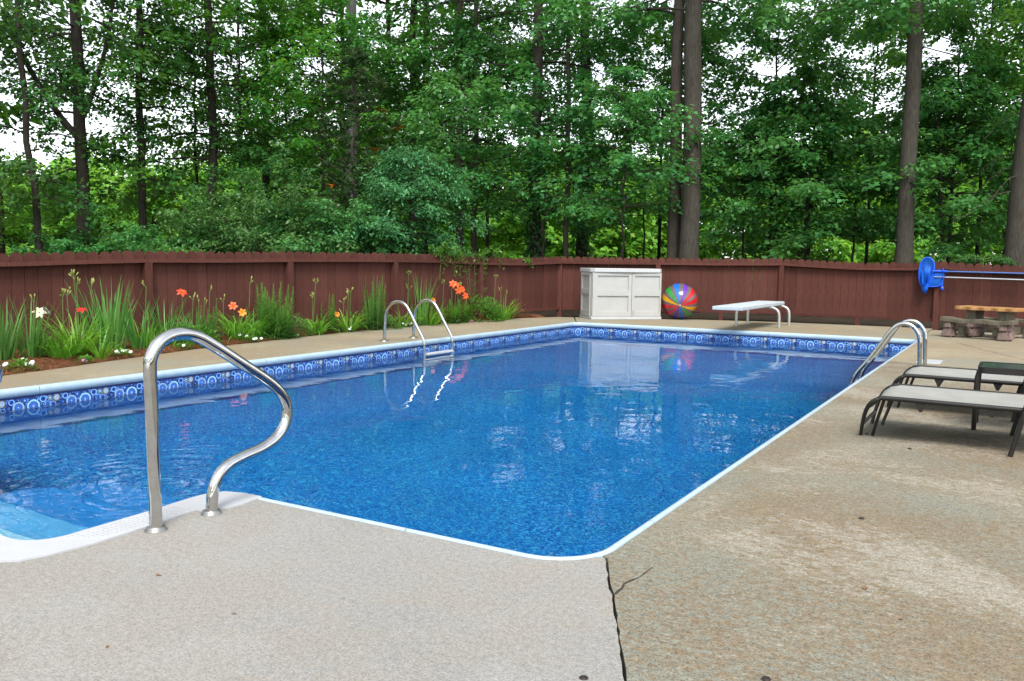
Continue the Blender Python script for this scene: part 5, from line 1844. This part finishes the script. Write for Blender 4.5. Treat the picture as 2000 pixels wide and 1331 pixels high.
under('understory_tree', 'maple behind the massive trunk at the right edge', 1960, 22.0, MC[2], 2.7, 1.2)
under('understory_tree', 'maple just outside the right edge of the wood', 2110, 20.0, MC[0], 3.6, 1.1)
under('understory_tree', 'small green tree behind the leaning dark tree', 70, 21.5, MC[3], 4.4, .7)
under('understory_tree', 'small green tree behind the slim dark tree', 300, 24.0, MC[3], 5.5, .75)
AC = [maple_crown(26, 8.3, 4.0, 24, 2.7, .125, M['leaf_tall'], 17, .6, .75), maple_crown(27, 7.9, 3.4, 22, 2.4, .125, M['leaf_maple'], 17, .6, .75)]
AT = trunk_mesh(91, .06, 7.8, M['bark_dark'])
for px, d, k, rz, sc, lab in ((385, 24, 0, .3, 1.0, 'thin airy tree between the slim dark tree and the straight dark trunk'), (470, 22, 0, 1.4, 1.0, 'thin airy tree just right of the straight dark trunk'),
                          (560, 25, 0, 2.2, 1.0, 'thin airy tree above the big fine-leaved shrub'), (630, 23, 0, 3.1, .95, 'thin airy tree left of the magnolia'),
                          (800, 26.5, 0, 4.2, .95, 'thin airy tree behind the blue-green sapling'), (950, 25, 0, .8, 1.05, 'thin airy tree right of the bare brown trunk'),
                          (1285, 25, 0, 3.9, 1.0, 'thin airy tree behind the double trunk'), (1330, 22.5, 1, 1.9, .9, 'thin airy tree close behind the biggest grey trunk'),
                          (1500, 22.5, 1, 5.5, 1.0, 'thin airy tree above the upright dark sapling'), (1575, 23, 0, .2, 1.05, 'thin airy tree above the right end of the diving board'),
                          (1690, 25, 0, 1.2, 1.05, 'thin airy tree left of the straight bare trunk'), (1850, 23, 0, 2.3, 1.1, 'thin airy tree right of the straight bare trunk'),
                          (1905, 21.5, 0, 3.0, 1.05, 'thin airy tree left of the massive trunk'), (1985, 24, 0, 4.0, 1.1, 'thin airy tree behind the massive trunk'), (2080, 22, 1, 5.0, 1.0, 'thin airy tree beyond the right edge of the picture')):
    x, y = at(px, d)
    tree('airy_tree', lab, x, y, AC[k], AT, rz, sc, 'tree', 'airy trees behind the nearer trunks')
under('understory_tree', 'low green tree rising behind the fine-leaved shrubs', 520, 22.0, MC[0], .6, .75)

# magnolia with stiff glossy leaves in whorls and a few dead orange leaves
def magnolia():
    x, y = at(692, 19.0)
    t = thing('magnolia', 'dull olive magnolia with glossy whorled leaves and a few orange dead ones', 'tree', (x, y, -.07))
    link('trunk', trunk_mesh(71, .07, 5.2, M['bark_grey']), t)
    L, O = Leaves(72), Leaves(73)
    r = L.r
    for i in range(330):
        z = 1.6 + 4.1 * r.random()
        rad = 1.25 * math.sin(math.pi * min(1, .2 + (z - 1.6) / 5.4)) * math.sqrt(r.random())
        a = r.uniform(0, TAU)
        c = np.array([rad * math.cos(a), rad * math.sin(a), z])
        n = 9
        la = np.arange(n) * TAU / n + r.uniform(0, 6)
        el = r.uniform(.1, .9, n)
        D = np.stack([np.cos(la) * np.cos(el), np.sin(la) * np.cos(el), np.sin(el)], 1)
        N = np.stack([-np.cos(la) * np.sin(el), -np.sin(la) * np.sin(el), np.cos(el)], 1)
        tgt = O if r.random() < .012 else L
        tgt.put(np.repeat(c[None], n, 0), D, N, r.uniform(.14, .22, n), np.clip(r.normal(.4, .3, n), 0, 1))
        if i % 9 == 0: L.limbs.tube([(0, 0, z - .5), tuple(c)], [.014, .006], 5, False)
    link('crown', L.mesh('crown', M['leaf_magnolia'], .17, .1), t)
    link('limbs', L.limbs.mesh('limbs', M['bark_grey']), t)['kind'] = 'stuff'
    if O.P: link('dead_leaves', O.mesh('dead_leaves', M['leaf_orange'], .2, .3), t)
magnolia()

# fern-like mimosa leaves and low growth peeping over the fence
x, y = at(1920, 16.6)
t = thing('mimosa_shoot', 'light green ferny shoot peeping over the fence near the right edge', 'shrub', (x, y, 0))
L = Leaves(81)
for k in range(5):
    a = math.atan2(IR.y, IR.x) * 1.0 + (-.5 + .28 * k) + (math.pi if k % 2 else 0)
    L.spray((0, 0, 1.18 + .02 * k), a, .35, .52, .22, 22, .16, 22, .035, .12, limb_r=.006, hang=.05, side=.01)
L.limbs.tube([(0, 0, 0), (0, 0, 1.25)], [.012, .006], 6)
link('foliage', L.mesh('foliage', M['leaf_shrub'], .3), t)
link('stem', L.limbs.mesh('stem', M['stem']), t)
for px, d, h, lab in ((350, 11.2, 1.25, 'bright leafy tips peeping over the fence at the left'), (600, 12.9, 1.12, 'leafy tips just over the fence between the middle posts'), (990, 16.8, 1.18, 'bright low growth over the fence near the corner')):
    x, y = at(px, d)
    t = thing('low_growth', lab, 'shrub', (x, y, 0))
    L = Leaves(90 + px)
    for k in range(12):
        L.spray((L.r.normal(0, .2), L.r.normal(0, .12), h - .35 + .1 * L.r.random()), L.r.uniform(0, TAU), .8, .35, .05, 8, .15, 9, .055, .5, limb_r=.005, side=.03)
    L.limbs.tube([(0, 0, 0), (0, 0, h - .2)], [.01, .006], 6)
    link('foliage', L.mesh('foliage', M['leafy'], .3), t)
    link('stem', L.limbs.mesh('stem', M['stem']), t)

# --- far wood: one sunlit mass that closes the view between the trunks
def far_wood():
    L = Leaves(101)
    r = L.r
    TOP = [(-400, 330), (0, 335), (150, 325), (260, 345), (400, 320), (520, 285), (700, 270), (900, 290), (1050, 285), (1200, 300), (1330, 300), (1430, 290), (1550, 260), (1700, 255), (1850, 230), (2000, 190), (2400, 200)]
    for i in range(1500):
        px = r.uniform(-350, 2350)
        d = r.uniform(44, 58)
        for a, b in zip(TOP, TOP[1:]):
            if a[0] <= px <= b[0]:
                ty = a[1] + (b[1] - a[1]) * (px - a[0]) / (b[0] - a[0])
        zt = 1.0 + (512 - ty + r.normal(0, 14)) / 1668 * d
        z = .2 + (zt - .6) * r.random() ** .85
        x, y = at(px, d)
        for k in range(4):
            L.spray((x, y, z), k * TAU / 4 + r.uniform(-.6, .6), r.uniform(0, .5), r.uniform(.9, 1.7), r.uniform(.2, .7), 8, 1.0, 9, .33, .7, limb_r=0, side=.25, vert=.4)
    return tag(link('far_woods', L.mesh('far_woods', M['leaf_far'])), kind='stuff')
far_wood()
def leaf_ring_behind():  # unseen ring of leaves, added to give the steel rails dark reflections
    L = Leaves(111)
    r = L.r
    for i in range(300):
        a = R_(r.uniform(-205, 25))                 # from the left round behind the pool to the right
        d = r.uniform(20, 27)
        z = .5 + 7.5 * r.random()
        for k in range(3):
            L.spray((d * math.cos(a), d * math.sin(a), z), r.uniform(0, TAU), r.uniform(0, .5), r.uniform(1.2, 2.2), r.uniform(.2, .7), 8, .9, 8, .40, .6, limb_r=0, side=.25, vert=.4)
    return tag(link('reflection_leaf_ring', L.mesh('reflection_leaf_ring', M['leaf_tall'])), kind='stuff')
leaf_ring_behind()
